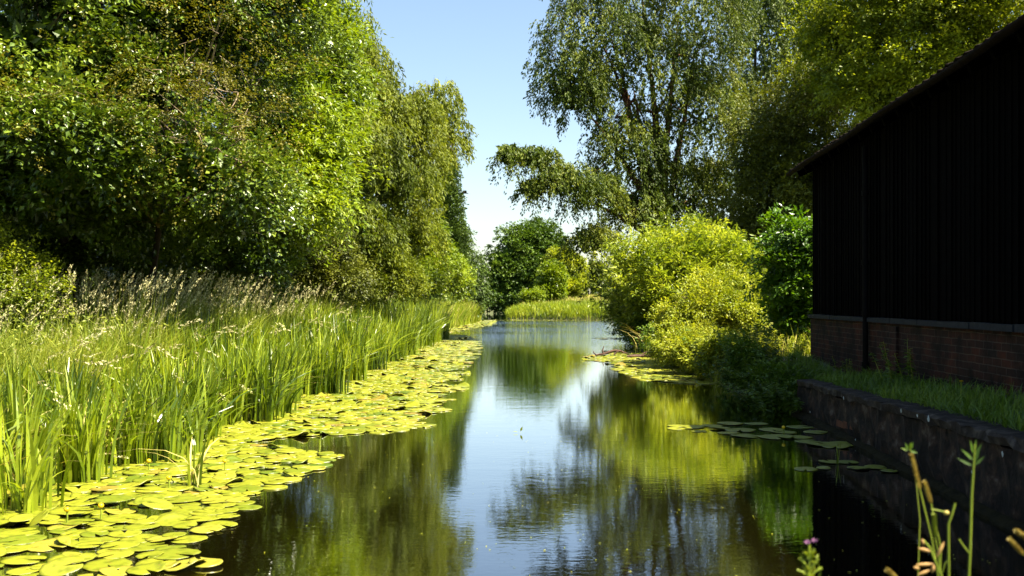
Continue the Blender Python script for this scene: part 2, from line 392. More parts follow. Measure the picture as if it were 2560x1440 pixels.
tag(g.build("water", M['water']), kind="structure")
# trodden path round the back of the barn
g = Geo(); rng = np.random.default_rng(3)
py_ = np.linspace(18.6, 30, 24); cx = 5.05 + .09 * (py_ - 18.6); hw = .42 + .08 * np.sin(py_ * 2)
rows = []
for t in np.linspace(-1, 1, 7):
    x = cx + hw * t + rng.normal(0, .03, len(py_)); rows.append(np.stack([x, py_, ground(x, py_) + .03 * (1 - t*t) + .006], -1))
V = np.stack(rows, 1)
i, j = np.meshgrid(np.arange(23), np.arange(6), indexing='ij')
g.add(V.reshape(-1, 3), np.stack([i*7+j, i*7+j+1, (i+1)*7+j+1, (i+1)*7+j], -1).reshape(-1, 4))
tag(g.build("path", M['path'], smooth=True), kind="structure")

# ------------------------------------------------------------------ trees
def unit(rng, n):
    return nrm(rng.normal(size=(n, 3)))

def spray_points(rng, C, R, n, lo=.62, hi=1.0, fwd=0.0):
    """clump anchors near the skin of a set of lobes; C (k,3), R (k,3)"""
    vol = np.prod(R, 1) ** (2/3); k = rng.choice(len(C), n, p=vol / vol.sum())
    d = unit(rng, n)
    if fwd: d = nrm(d + np.array([.25, -fwd, .15]))
    r = lo + (hi - lo) * rng.random(n) ** .6
    lump = 1 + .10 * np.sin(d[:, 0] * 7 + k) * np.cos(d[:, 2] * 6 + k * 2)
    p = C[k] + d * R[k] * (r * lump)[:, None]
    keep = np.ones(n, bool)
    for c, rr in zip(C, R):
        keep &= (((p - c) / rr) ** 2).sum(1) > .36
    keep &= p[:, 2] > .15
    out = nrm((p - C[k]) / R[k])
    return p[keep], out[keep], k[keep]

def broad_crown(g, rng, C, R, n, per, L, W, l=.6, w=.28, fwd=.5, fill=.25, droop=.15, tw=.35, lo=.62, flat=.35, leafcurl=.7, holes=0):
    p, o, k = spray_points(rng, C, R, n, lo=lo, fwd=fwd)
    if holes:                                             # uneven growth: masses of sprays with hollows between
        f = np.sin(p @ [2.3, 1.1, 2.9] + 1) + np.sin(p @ [-3.1, 1.7, 2.2] * 1.1 + 2) + .7 * np.sin(p @ [1.2, -2.6, 4.6])
        kp = f > np.quantile(f, holes); p, o, k = p[kp], o[kp], k[kp]
    m = len(p)
    a = nrm(o * np.array([1, 1, .6]) + unit(rng, m) * .55 + np.array([0, 0, .15 - droop]))
    size = rng.uniform(.6, 1.35, m)
    cr = rng.random(m)
    idx = np.repeat(np.arange(m), per); t = rng.random(len(idx)) ** .8
    side = nrm(np.cross(a, np.array([0, 0, 1.]) + unit(rng, m) * .25)); up = np.cross(side, a)
    s = rng.normal(0, 1, len(idx)) * w * (1.05 - .7 * t) * size[idx]
    u = rng.normal(0, 1, len(idx)) * w * flat * size[idx]
    pos = p[idx] + a[idx] * (t * l * size[idx])[:, None] + side[idx] * s[:, None] + up[idx] * u[:, None]
    pos[:, 2] -= droop * (t * l) ** 2
    D = nrm(a[idx] * .6 + side[idx] * np.sign(s)[:, None] * .6 + unit(rng, len(idx)) * leafcurl + np.array([0, 0, -.25]))
    N = nrm(up[idx] * .9 + unit(rng, len(idx)) * leafcurl + np.array([.1, 0, .3]))
    sc = rng.uniform(.65, 1.25, len(idx))
    leaves(g, pos, D, N, L * sc, W * sc, np.clip(rng.normal(.45, .17, len(idx)) + (cr[idx] - .5) * .35, 0, 1))
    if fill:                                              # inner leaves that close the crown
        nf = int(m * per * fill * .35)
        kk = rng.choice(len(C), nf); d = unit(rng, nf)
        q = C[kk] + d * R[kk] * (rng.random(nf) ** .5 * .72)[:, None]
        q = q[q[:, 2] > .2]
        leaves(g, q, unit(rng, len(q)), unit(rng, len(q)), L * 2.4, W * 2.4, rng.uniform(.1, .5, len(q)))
    return p, o, k

def hang_crown(g, rng, C, R, n, per, L, W, drop=(.6, 1.8), fwd=.4, fill=.2, sway=.18, lo=.55, holes=0):
    p, o, k = spray_points(rng, C, R, n, lo=lo, fwd=fwd)
    if holes:
        f = np.sin(p @ [1.5, .8, 1.9] + 1) + np.sin(p @ [-2.1, 1.3, 1.2] + 2) + .7 * np.sin(p @ [.9, -1.9, 3.1])
        kp = f > np.quantile(f, holes); p, o, k = p[kp], o[kp], k[kp]
    m = len(p); dl = rng.uniform(*drop, m)
    out = nrm(o * [1, 1, 0] + unit(rng, m) * .4 * [1, 1, 0])
    idx = np.repeat(np.arange(m), per); t = rng.random(len(idx))
    pos = p[idx] + out[idx] * (np.sqrt(t) * sway * 2.2)[:, None] + rng.normal(0, .055, (len(idx), 3))
    pos[:, 2] -= (t ** 1.5) * dl[idx]
    pos[:, 2] = np.maximum(pos[:, 2], .12)
    D = nrm(np.array([0, 0, -1.]) * .8 + out[idx] * .35 + unit(rng, len(idx)) * .6)
    N = nrm(unit(rng, len(idx)) * .8 + np.array([0.2, -.1, .5]))
    cr = rng.random(m); sc = rng.uniform(.65, 1.25, len(idx))
    leaves(g, pos, D, N, L * sc, W * sc, np.clip(rng.normal(.45, .16, len(idx)) + (cr[idx] - .5) * .4, 0, 1))
    if fill:
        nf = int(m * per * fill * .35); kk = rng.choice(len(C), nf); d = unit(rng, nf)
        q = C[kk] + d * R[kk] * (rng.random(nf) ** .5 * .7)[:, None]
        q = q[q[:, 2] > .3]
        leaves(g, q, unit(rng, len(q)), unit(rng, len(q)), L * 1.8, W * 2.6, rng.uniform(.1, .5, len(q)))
    return p, o, k

def curve(a, b, rng, n=7, sag=.0, wob=.06):
    t = np.linspace(0, 1, n)[:, None]; d = np.linalg.norm(b - a)
    off = np.cumsum(rng.normal(0, wob * d / n, (n, 3)), 0) * np.sin(t * pi)
    c = a * (1 - t) + b * t + off; c[:, 2] += (sag * d * np.sin(t * pi))[:, 0]
    return c

def make_tree(name, label, cat, base, lobes, leaf, style, n, per, L, W, seed, trunk_r=.2, fork=.35, bark='bark', group=None,
              limbs=None, twig_share=.5, twig_r=.008, extra=None, trunk_top=None, **kw):
    """lobes: rows of (px, py, Y, half width px, half height px, half depth m)"""
    rng = np.random.default_rng(seed)
    C = np.array([P(l[0], l[1], l[2]) for l in lobes]); R = np.array([(l[3] / F * l[2], l[5], l[4] / F * l[2]) for l in lobes])
    base = np.array([base[0], base[1], float(ground(base[0], base[1])) - .05])
    root = empty(name, base, label, cat, group)
    g = Geo()
    f = hang_crown if style == 'hang' else broad_crown
    p, o, k = f(g, rng, C, R, n, per, L, W, **kw)
    if extra: extra(g, rng)
    # twigs that carry the leaf sprays
    ns = int(len(p) * twig_share)
    if ns:
        s = rng.choice(len(p), ns, replace=False)
        inner = p[s] - (p[s] - C[k[s]]) * .35 + unit(rng, ns) * .12
        twigs(g, inner, p[s] + o[s] * .15, np.full(ns, twig_r), mat=1)
    for v in g.V: v -= base
    g.build("crown", [M[leaf], M['twig' if bark != 'bark_pale' else 'bark_pale']], root)
    # trunk and limbs
    t = Geo(); top = C[:, 2].max(); cxy = (C * R.prod(1)[:, None]).sum(0) / R.prod(1).sum()
    tt = np.array(trunk_top) if trunk_top is not None else np.array([base[0] * .6 + cxy[0] * .4, base[1] * .6 + cxy[1] * .4, base[2] + (top - base[2]) * fork])
    tc = curve(base - [0, 0, .2], tt, rng, 9, 0, .05)
    tube(t, tc - base, np.linspace(trunk_r * 1.25, trunk_r * .8, 9) * np.array([1.35, 1.1] + [1] * 7), 10)
    t.build("trunk", M['bark_dark' if bark == 'bark_pale' else bark], root, True)
    lb = Geo()
    ends = list(C) if limbs is None else [P(*e) for e in limbs]
    for e in ends:
        s0 = tt if rng.random() < .6 or trunk_r < .1 else tc[rng.integers(6, 9)]
        c = curve(s0, np.array(e), rng, 9, .04, .05)
        tube(lb, c - base, np.linspace(trunk_r * .5, .012, 9), 7)
        for q in range(5):
            i0 = rng.integers(3, 8); kk = rng.integers(len(p))
            near = np.argsort(((p - c[i0]) ** 2).sum(1))[: max(6, len(p) // 40)]
            kk = rng.choice(near)
            cc = curve(c[i0], p[kk], rng, 6, .04, .12)
            tube(lb, cc - base, np.linspace(trunk_r * .2, .008, 6), 5)
    lb.build("limbs", M[bark], root, True)
    return root

# --- left bank
make_tree("broadleaf_tree", "dark glossy-leaved tree filling the top left corner, black shade under its overhanging crown", "tree", (-10.5, 23),
    [(60, 140, 15.5, 260, 130, 1.6), (150, 330, 14.6, 210, 90, 1.3), (60, 480, 15.2, 170, 70, 1.3), (330, 220, 16.5, 190, 110, 1.5),
     (250, 420, 14.8, 150, 65, 1.2), (430, 60, 17, 220, 130, 1.6), (170, -60, 16, 300, 140, 2), (480, 400, 15.6, 150, 85, 1.2), (600, 470, 16, 120, 75, 1.1),
     (620, -40, 17.5, 200, 150, 1.8), (-60, 330, 15, 140, 150, 1.4), (330, 130, 19, 500, 260, 2.2), (250, 450, 19.5, 420, 130, 2), (180, 540, 17.5, 300, 60, 1.5), (560, 540, 18, 160, 60, 1.3)],
    'glossy_leaf', 'broad', 4200, 36, .095, .060, 11, trunk_r=.24, fork=.4, bark='bark_dark', l=.5, w=.18, fwd=.7, fill=.9, holes=.35)
make_tree("hawthorn_tree", "rust-brown hawthorn with pale bare twigs showing, in front of the dark tree", "tree", (-7.2, 19.5),
    [(500, 300, 14.6, 140, 80, .9), (420, 180, 14.8, 90, 60, .8), (600, 240, 15, 110, 90, .9), (540, 110, 15.2, 100, 80, .8), (640, 390, 14.8, 90, 45, .7), (380, 330, 14.5, 90, 45, .7), (200, 260, 14.0, 150, 50, .7), (90, 330, 13.9, 90, 60, .6), (560, 20, 15.4, 80, 60, .7)],
    'rust_leaf', 'broad', 250, 60, .042, .028, 12, trunk_r=.07, fork=.45, bark='bark_pale', l=.95, w=.06, fwd=.6, fill=0, twig_share=.6, twig_r=.005, lo=.3, flat=.7)
make_tree("ash_tree", "tall vivid green ash with hanging leaf sprays, between the rusty hawthorn and the olive willow", "tree", (-6.8, 27),
    [(700, 120, 24, 150, 120, 1.8), (640, -20, 24, 150, 120, 1.8), (760, 250, 23, 110, 90, 1.5), (680, 320, 23, 110, 70, 1.4), (800, 400, 22.5, 90, 75, 1.3),
     (700, 450, 22, 110, 70, 1.2), (780, 500, 22.5, 90, 60, 1.2), (650, 560, 23, 120, 60, 1.3), (820, 160, 25, 90, 110, 1.4), (720, -140, 25, 200, 120, 2), (700, 300, 26, 190, 260, 2)],
    'ash_leaf', 'broad', 2700, 36, .14, .055, 13, trunk_r=.2, fork=.35, l=.7, w=.24, fwd=.7, droop=.4, fill=.7, holes=.3)
make_tree("willow_tree", "tall olive-green willow on the left bank, its crown sloping down beside the open sky", "tree", (-6.6, 38),
    [(775, 60, 34, 120, 120, 2), (740, -120, 35, 130, 140, 2.2), (885, 180, 34, 100, 100, 2), (950, 290, 34, 85, 90, 1.8), (900, 350, 32, 110, 120, 1.8), (1040, 300, 35, 60, 80, 1.5),
     (970, 470, 32, 120, 100, 1.7), (1045, 450, 35, 55, 90, 1.5), (900, 560, 31, 110, 80, 1.5), (1010, 600, 34, 100, 80, 1.6), (820, 220, 36, 150, 230, 2), (970, 420, 36, 140, 200, 2)],
    'willow_leaf', 'hang', 3300, 26, .16, .05, 14, trunk_r=.3, fork=.4, drop=(.3, 1.1), fill=.6, fwd=.6, holes=.3)
make_tree("willow_tree", "slender grey-green willow with sparse hanging sprays reaching over the water from the left", "tree", (-5.6, 42),
    [(1090, 250, 38, 55, 55, 1.2), (1125, 335, 38, 42, 55, 1.1), (1060, 340, 39, 70, 80, 1.2)],
    'willow_leaf', 'hang', 520, 20, .17, .055, 15, trunk_r=.16, fork=.6, drop=(.2, .8), fill=.05, fwd=.2, lo=.2)
make_tree("poplar_tree", "narrow dark columnar poplar standing up against the sky at the end of the left trees", "tree", (-5.2, 73),
    [(1116, 475, 73, 22, 75, 1), (1118, 560, 73, 34, 90, 1.2), (1122, 650, 73, 44, 90, 1.3)],
    'conifer_leaf', 'broad', 700, 26, .20, .11, 16, trunk_r=.2, fork=.8, l=.7, w=.2, fwd=.3, fill=.3, droop=-.9)
make_tree("conifer_tree", "dark ragged conifer with bare drooping branch tips at the end of the left trees", "tree", (-3.8, 84),
    [(1145, 620, 84, 24, 55, 1), (1160, 680, 84, 38, 55, 1.4), (1165, 730, 84, 40, 40, 1.5)],
    'conifer_leaf', 'broad', 420, 24, .24, .10, 17, trunk_r=.18, fork=.9, l=1.1, w=.2, fwd=.2, fill=.3, droop=.3)
make_tree("bush", "brownish olive bush under the ash, above the plumed grass", "bush", (-5.9, 29),
    [(810, 640, 28, 70, 60, .9), (770, 690, 28, 60, 45, .9), (850, 700, 28, 70, 45, .9)],
    'olive_leaf', 'broad', 520, 30, .08, .045, 18, trunk_r=.06, fork=.3, l=.4, w=.16, fwd=.6, group="bushes under the left trees")
make_tree("bush", "rounded mid-green bush below the olive willow on the left bank", "bush", (-5.1, 33),
    [(930, 650, 32, 70, 60, 1), (980, 700, 32, 70, 45, 1), (900, 710, 31, 60, 40, .9)],
    'willow_leaf', 'broad', 520, 30, .09, .05, 19, trunk_r=.07, fork=.3, l=.45, w=.18, fwd=.6, group="bushes under the left trees")
make_tree("small_tree", "pale feathery light green tree low on the left bank in front of the poplar", "tree", (-4.9, 56),
    [(1050, 600, 54, 55, 60, 1.2), (1090, 660, 54, 60, 45, 1.3), (1040, 690, 52, 70, 50, 1.3), (1130, 690, 56, 35, 35, 1)],
    'ash_leaf', 'broad', 700, 30, .15, .08, 20, trunk_r=.12, fork=.35, l=.7, w=.25, fwd=.6, droop=.4)
make_tree("bush", "bright yellow-green bush at the left edge of the photo above the tall grass", "bush", (-7.7, 15),
    [(20, 680, 14, 75, 60, .7), (-60, 640, 14, 90, 70, .8), (90, 740, 13.6, 50, 40, .5)],
    'lime_leaf', 'broad', 420, 30, .05, .03, 21, trunk_r=.04, fork=.3, l=.3, w=.1, fwd=.6)
make_tree("bush", "shaded dark green thicket under the black overhang of the big left tree", "bush", (-9, 21),
    [(150, 640, 21, 190, 80, 1.2), (420, 620, 21.5, 200, 95, 1.2), (610, 640, 22, 120, 80, 1.1), (20, 560, 20.5, 150, 100, 1.2)],
    'glossy_leaf', 'broad', 900, 30, .09, .055, 22, trunk_r=.08, fork=.3, bark='bark_dark', l=.45, w=.18, fwd=.6)
make_tree("bush", "small round dark bush at the waterside past the second reed bed", "bush", (-3.9, 88),
    [(1165, 755, 86, 24, 22, .8), (1190, 768, 87, 12, 14, .5)],
    'round_leaf', 'broad', 160, 26, .16, .09, 23, trunk_r=.05, fork=.3, l=.5, w=.18, fwd=.3)

# --- beyond the bend
make_tree("broadleaf_tree", "big rounded dark green tree closing the end of the river, lit on its crown", "tree", (1.6, 158),
    [(1300, 640, 152, 75, 75, 4), (1255, 690, 150, 52, 60, 3), (1345, 620, 153, 60, 60, 3.5), (1330, 700, 150, 80, 70, 3.5), (1240, 745, 149, 40, 35, 2.5), (1380, 660, 154, 50, 70, 3), (1290, 750, 149, 60, 32, 3)],
    'round_leaf', 'broad', 1900, 26, .42, .26, 24, trunk_r=.6, fork=.4, l=1.3, w=.5, fwd=.5, fill=.6, twig_share=0, holes=.25)
make_tree("conifer_tree", "far conifer tip poking up behind the rounded dark tree", "tree", (4.0, 172),
    [(1335, 570, 170, 14, 22, 1.5), (1335, 610, 170, 26, 40, 2)],
    'conifer_leaf', 'broad', 220, 24, .4, .2, 25, trunk_r=.25, fork=.9, l=1.3, w=.3, fwd=.3, twig_share=0)
make_tree("small_tree", "light green young tree in front of the rounded dark tree on the grassy point", "tree", (4.3, 112),
    [(1378, 690, 112, 30, 32, 1.2), (1372, 725, 112, 32, 25, 1.3)],
    'ash_leaf', 'broad', 380, 26, .26, .15, 26, trunk_r=.12, fork=.4, l=.7, w=.3, fwd=.4, twig_share=0)
make_tree("bush", "low bright bush at the left end of the grassy point", "bush", (2.1, 108),
    [(1330, 738, 108, 24, 13, .9), (1315, 745, 108, 14, 9, .6)],
    'ash_leaf', 'broad', 150, 24, .2, .12, 27, trunk_r=.05, fork=.4, l=.5, w=.2, fwd=.4, twig_share=0)
make_tree("small_tree", "yellow-green tree behind the meadow between the rounded tree and the weeping willow", "tree", (7.0, 128),
    [(1425, 680, 126, 38, 40, 1.6), (1395, 650, 128, 30, 30, 1.5), (1430, 722, 124, 30, 22, 1.4)],
    'lime_leaf', 'broad', 480, 26, .30, .17, 28, trunk_r=.14, fork=.4, l=.8, w=.32, fwd=.4, twig_share=0)

# --- right bank
make_tree("weeping_willow", "huge dark weeping willow right of centre with a long branch hanging out over the river", "tree", (6.9, 46),
    [(1480, 90, 45, 150, 130, 3), (1620, 180, 46, 170, 150, 3), (1420, 190, 44, 95, 90, 2.2), (1560, -80, 46, 200, 130, 3), (1740, 60, 46, 140, 170, 3), (1430, 240, 44, 80, 60, 1.8), (1750, 300, 46, 110, 150, 2.5),
     (1560, 380, 45, 110, 110, 2.4), (1330, 395, 42, 75, 36, 1.2), (1270, 385, 41.5, 34, 30, .8), (1400, 450, 42, 75, 50, 1.4), (1330, 470, 42, 40, 28, .9), (1470, 480, 43, 90, 70, 1.6), (1480, 600, 43, 70, 55, 1.4), (1490, 690, 43, 20, 55, .8), (1600, 520, 45, 90, 60, 2), (1700, 470, 46, 110, 90, 2), (1800, 480, 46, 80, 110, 2), (1810, 590, 46, 70, 60, 1.8)],
    'weeping_leaf', 'hang', 8600, 26, .15, .06, 30, trunk_r=.42, fork=.3, bark='bark_red', drop=(.25, 1.1), fill=.2, fwd=.25, lo=.15, holes=.04,
    trunk_top=P(1655, 540, 46), limbs=[(1640, 250, 46), (1520, 60, 45.5), (1600, -60, 46), (1580, 200, 45), (1740, 120, 46), (1440, 250, 44), (1330, 400, 42), (1270, 390, 41.5), (1540, 520, 45), (1790, 480, 46), (1860, 620, 46), (1700, 20, 46), (1460, 500, 43), (1480, 60, 45)])
make_tree("willow_tree", "pale silvery willow behind the dark one, its tops above the hedge trees to the right", "tree", (13.5, 56),
    [(1900, 60, 54, 100, 110, 2.5), (1980, 30, 55, 120, 100, 2.5), (1930, 180, 54, 90, 120, 2.3), (1850, 260, 53, 60, 120, 2), (2040, -40, 56, 140, 100, 3), (1880, -90, 55, 110, 90, 2.5)],
    'pale_leaf', 'hang', 1900, 24, .20, .085, 31, trunk_r=.35, fork=.35, drop=(.7, 2), fill=.2, fwd=.4, lo=.3)
make_tree("broadleaf_tree", "shadowy brown-green tree between the willows and the black barn", "tree", (12.5, 44),
    [(1950, 340, 40.9, 110, 110, 2.38), (1960, 480, 39.6, 100, 80, 2.11), (1890, 430, 40.9, 70, 100, 1.98), (2060, 250, 42.2, 120, 100, 2.38), (2000, 560, 39.6, 100, 60, 2.11), (1900, 560, 40.9, 80, 60, 1.98), (2080, 420, 39.6, 90, 90, 1.98)],
    'olive_leaf', 'broad', 1800, 30, .13, .08, 32, trunk_r=.26, fork=.4, l=.8, w=.28, fwd=.4, fill=.5)
make_tree("broadleaf_tree", "sunlit yellow-green tree rising behind the roof of the black barn", "tree", (17.0, 38),
    [(2180, 60, 36.4, 150, 110, 2.52), (2330, 20, 35, 150, 100, 2.38), (2120, 200, 36.4, 120, 90, 2.24), (2260, 180, 35, 120, 80, 2.1), (2480, -20, 33.6, 140, 90, 2.38), (2060, 90, 37.8, 90, 80, 2.1), (2250, -80, 36.4, 200, 110, 2.8), (2230, 260, 35, 120, 90, 1.82), (2420, 120, 35, 130, 90, 2.1)],
    'lime_leaf', 'broad', 2900, 30, .14, .08, 33, trunk_r=.26, fork=.4, l=.8, w=.26, fwd=.5, fill=.5, holes=.25)
make_tree("willow_bush", "large domed yellow-green willow bush on the right bank below the weeping willow", "bush", (6.0, 35.5),
    [(1690, 665, 34, 110, 65, 1.6), (1800, 700, 33, 90, 65, 1.5), (1600, 700, 35, 75, 60, 1.5), (1580, 760, 36, 75, 60, 1.4), (1700, 740, 33, 130, 90, 1.6), (1735, 650, 34, 70, 45, 1.2), (1840, 740, 32, 65, 80, 1.3), (1640, 790, 33.5, 80, 55, 1.3)],
    'bush_leaf', 'broad', 2300, 28, .18, .055, 34, trunk_r=.10, fork=.15, l=.75, w=.15, fwd=.4, fill=.6, droop=-.45, holes=.22)
make_tree("shrub", "glossy green elder shrub standing against the back corner of the black barn", "bush", (7.0, 24.5),
    [(1990, 620, 23, 75, 75, .9), (1960, 700, 23, 60, 80, .9), (2020, 720, 23, 60, 90, .9), (1980, 790, 23, 60, 55, .8)],
    'elder_leaf', 'broad', 520, 30, .12, .06, 35, trunk_r=.06, fork=.3, l=.45, w=.17, fwd=.5, fill=.4, droop=.3, flat=.2)
make_tree("bush", "low pale yellow-green bramble bush on the right bank in front of the domed willow bush", "bush", (5.2, 27),
    [(1760, 780, 26, 95, 60, 1.0), (1840, 795, 26, 60, 55, .9), (1690, 815, 26.5, 60, 50, .8), (1730, 850, 24.5, 60, 35, .6), (1790, 720, 27, 60, 35, .8)],
    'sunny_weed', 'broad', 1000, 30, .085, .042, 36, trunk_r=.03, fork=.2, l=.35, w=.13, fwd=.5, fill=.3)
make_tree("bush", "dark leafy undergrowth at the waterline under the domed willow bush", "bush", (4.4, 33),
    [(1610, 830, 33, 45, 40, .7), (1650, 850, 30, 40, 35, .6), (1570, 805, 40, 35, 40, .9)],
    'weed_leaf', 'broad', 420, 28, .08, .05, 37, trunk_r=.03, fork=.2, l=.35, w=.14, fwd=.5, fill=.3)

make_tree("low_shrub", "compact leafy yellow-green growth at the waterline where the sunny bank meets the barn's shadow", "bush", (4.7, 21),
    [(1720, 880, 22.5, 55, 34, .5), (1770, 900, 20.8, 40, 34, .45), (1680, 870, 24.5, 45, 32, .5), (1800, 880, 20.4, 22, 34, .35)],
    'sunny_weed', 'broad', 520, 28, .085, .036, 38, trunk_r=.02, fork=.2, l=.28, w=.09, fwd=.5, fill=.3, droop=-.1)
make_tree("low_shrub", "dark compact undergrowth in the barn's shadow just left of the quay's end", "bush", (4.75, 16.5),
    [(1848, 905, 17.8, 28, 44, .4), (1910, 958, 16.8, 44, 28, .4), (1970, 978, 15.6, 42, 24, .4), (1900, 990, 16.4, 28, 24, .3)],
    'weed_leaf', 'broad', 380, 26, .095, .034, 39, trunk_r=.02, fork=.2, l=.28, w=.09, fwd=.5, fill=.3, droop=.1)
# far woodland that reads as one mass
rng = np.random.default_rng(50)
def wood(name, rows, leaf, n, per, L, W, **kw):
    C = np.array([r[:3] for r in rows], float); R = np.array([r[3:] for r in rows], float)
    g = Geo(); broad_crown(g, rng, C, R, n, per, L, W, **kw)
    return tag(g.build(name, M[leaf]), kind="stuff")
rows = []
for Y in np.arange(8, 60, 4.5):
    for X in (-15, -19): rows.append((X + rng.normal(0, 1), Y, rng.uniform(3.5, 5), 3, 3, rng.uniform(4.5, 6.5)))
for Y in np.arange(28, 90, 6): rows.append((-10 + .03 * Y + rng.normal(0, .5), Y, 2.2, 2.6, 3.4, rng.uniform(2.4, 3.2)))
wood("woodland", rows, 'glossy_leaf', 2600, 24, .26, .17, l=.9, w=.4, fwd=.4, fill=.6, lo=.5)
rows = [(x, rng.uniform(185, 215), 5, rng.uniform(7, 10), 6, rng.uniform(3.5, 5)) for x in np.arange(-75, -10, 9)]
rows += [(x, rng.uniform(185, 215), 5, rng.uniform(7, 10), 6, rng.uniform(4, 9)) for x in np.arange(14, 140, 10)]
rows += [(x, rng.uniform(80, 100), 4, 5, 4, rng.uniform(4.5, 8)) for x in np.arange(16, 60, 5)]
rows += [(x, 70 + rng.normal(0, 2), 3.5, 4, 4, 4) for x in np.arange(13, 26, 4)]
rows += [(-3, 215, 3, 9, 5, 3.0), (-14, 180, 3, 6, 5, 6)]
wood("far_woodland", rows, 'round_leaf', 2600, 22, .55, .36, l=1.6, w=.8, fwd=.6, fill=.6, lo=.5)

# ------------------------------------------------------------------ reeds and grasses
def lean_dirs(rng, n, bias=(0, 0), k=1.0):
    v = rng.normal(size=(n, 2)) * k + np.array(bias); return v / np.linalg.norm(v, axis=1, keepdims=True)

def place(X, Y): return np.stack([X, Y, ground(X, Y) - .03], -1)

rng = np.random.default_rng(60)
# reed bed along the left edge (sword-like leaves standing in the shallows)
g = Geo()
def reed_band(Ya, Yb, n, depth, hlo, hhi, w, infl=.5, clump=.55):
    Y = rng.uniform(Ya, Yb, n) if clump == 0 else None
    nc = int(n / 30) + 1
    cy = rng.uniform(Ya, Yb, nc); dd = rng.random(nc) ** 1.3 * (depth + infl) - infl
    cxx = xl(cy) - dd + .22 * np.sin(cy * 1.9) * (dd < .6) + .15 * np.sin(cy * 4.3 + 1)
    k = rng.integers(0, nc, n); X = cxx[k] + rng.normal(0, .10, n); Yk = cy[k] + rng.normal(0, .10, n)
    H = rng.uniform(hlo * .75, hhi, n) * rng.uniform(.72, 1.12, nc)[k]
    pb = place(X, Yk); pb[:, 2] = np.maximum(pb[:, 2], -.02)
    out = np.stack([X - cxx[k], Yk - cy[k]], -1); out = out / (np.linalg.norm(out, axis=1, keepdims=True) + .02)
    ln = out * .8 + lean_dirs(rng, n, (.25, 0), .8); ln /= np.linalg.norm(ln, axis=1, keepdims=True)
    blades(g, rng, pb, H, rng.uniform(.7, 1.3, n) * w, ln, np.where(rng.random(n) < .18, rng.uniform(.4, 1.0, n), rng.uniform(.03, .35, n)), np.clip(rng.normal(.40, .16, n) + rng.normal(0, .22, nc)[k], 0, 1), 5)
reed_band(7.6, 12, 3000, 1.3, .62, 1.02, .032)
reed_band(12, 20, 4600, 1.4, .8, 1.25, .032)
reed_band(20, 32, 5800, 1.6, 1.0, 1.5, .036)
reed_band(32, 45, 6000, 1.7, 1.4, 1.85, .032)
nd = 2800                                                        # dead straw-coloured leaves among them
Y = rng.uniform(7.6, 24, nd); X = xl(Y) - rng.random(nd) * 1.0 + .25
pb = place(X, Y); pb[:, 2] = np.maximum(pb[:, 2], 0)
blades(g, rng, pb, rng.uniform(.3, .9, nd), np.full(nd, .016), lean_dirs(rng, nd), rng.uniform(.3, 1.1, nd), rng.random(nd), 4, mat=1)
tag(g.build("reed_bed", [M['reed_leaf'], M['dead_reed']]), kind="stuff")

# the nearest reed clumps, standing apart at the edge
spots = [(60, 1225, "leftmost broad-leaved reed clump standing among the lily pads"), (190, 1200, "reed clump second from the left edge with a folded dead leaf"),
         (300, 1135, "dense fan-shaped reed clump in front of the reed bed"), (480, 1215, None), (620, 1050, "upright reed clump at the corner where the lily pads widen"),
         (150, 1150, "tall reed clump behind the two leftmost ones"), (420, 1090, "reed clump with arching tips right of the fan-shaped one"), (780, 960, "reed clump leaning over the pads at the middle of the reed bed"),
         (905, 905, "reed clump at the far third of the reed bed edge"), (1060, 855, "last reed clump at the far end of the near reed bed")]
for i, (px, py, lab) in enumerate(spots):
    Yb = CAM_H * F / (py - 757); Xb = (px - 1280) / F * Yb
    sparse = lab is None
    root = empty("reed_clump", (Xb, Yb, 0), lab or "few thin upright reeds rising alone through the lily pads", "reeds", "reed clumps at the water's edge")
    n = 7 if sparse else 46
    g = Geo(); off = rng.normal(0, .05 if sparse else .09, (n, 2))
    pb = np.column_stack([off, np.full(n, -.05)])
    H = rng.uniform(.35, .7, n) if sparse else rng.uniform(.75, 1.3, n)
    ln = off / (np.linalg.norm(off, axis=1, keepdims=True) + .01) + rng.normal(0, .3, (n, 2)); ln /= np.linalg.norm(ln, axis=1, keepdims=True)
    blades(g, rng, pb, H, rng.uniform(.018, .034, n), ln, rng.uniform(.05, .38, n), np.clip(rng.normal(.45, .2, n), 0, 1), 6)
    g.build("leaves", M['reed_leaf'], root)
    g = Geo(); n = 5; off = rng.normal(0, .09, (n, 2))
    blades(g, rng, np.column_stack([off, np.zeros(n)]), rng.uniform(.3, .75, n), np.full(n, .022), lean_dirs(rng, n), rng.uniform(.5, 1.2, n), rng.random(n), 5)
    g.build("dead_leaf", M['dead_reed'], root)

def plumes(g, rng, Pt, D, size, mat, rn=26, spread=.16):
    """feathery seed heads: short spikelets round a nodding axis"""
    n = len(Pt); idx = np.repeat(np.arange(n), rn); t = rng.random(len(idx))
    D = nrm(D); ax = Pt[idx] + D[idx] * (t * size[idx])[:, None]
    u = unit(rng, len(idx)); wd = spread * size[idx] * (1 - t) ** .7 * rng.random(len(idx))
    pos = ax + u * wd[:, None] * [1, 1, .5]
    leaves(g, pos, nrm(D[idx] + u * .55), unit(rng, len(idx)), size[idx] * rng.uniform(.08, .18, len(idx)), size[idx] * .045, rng.random(len(idx)), mat, 0)

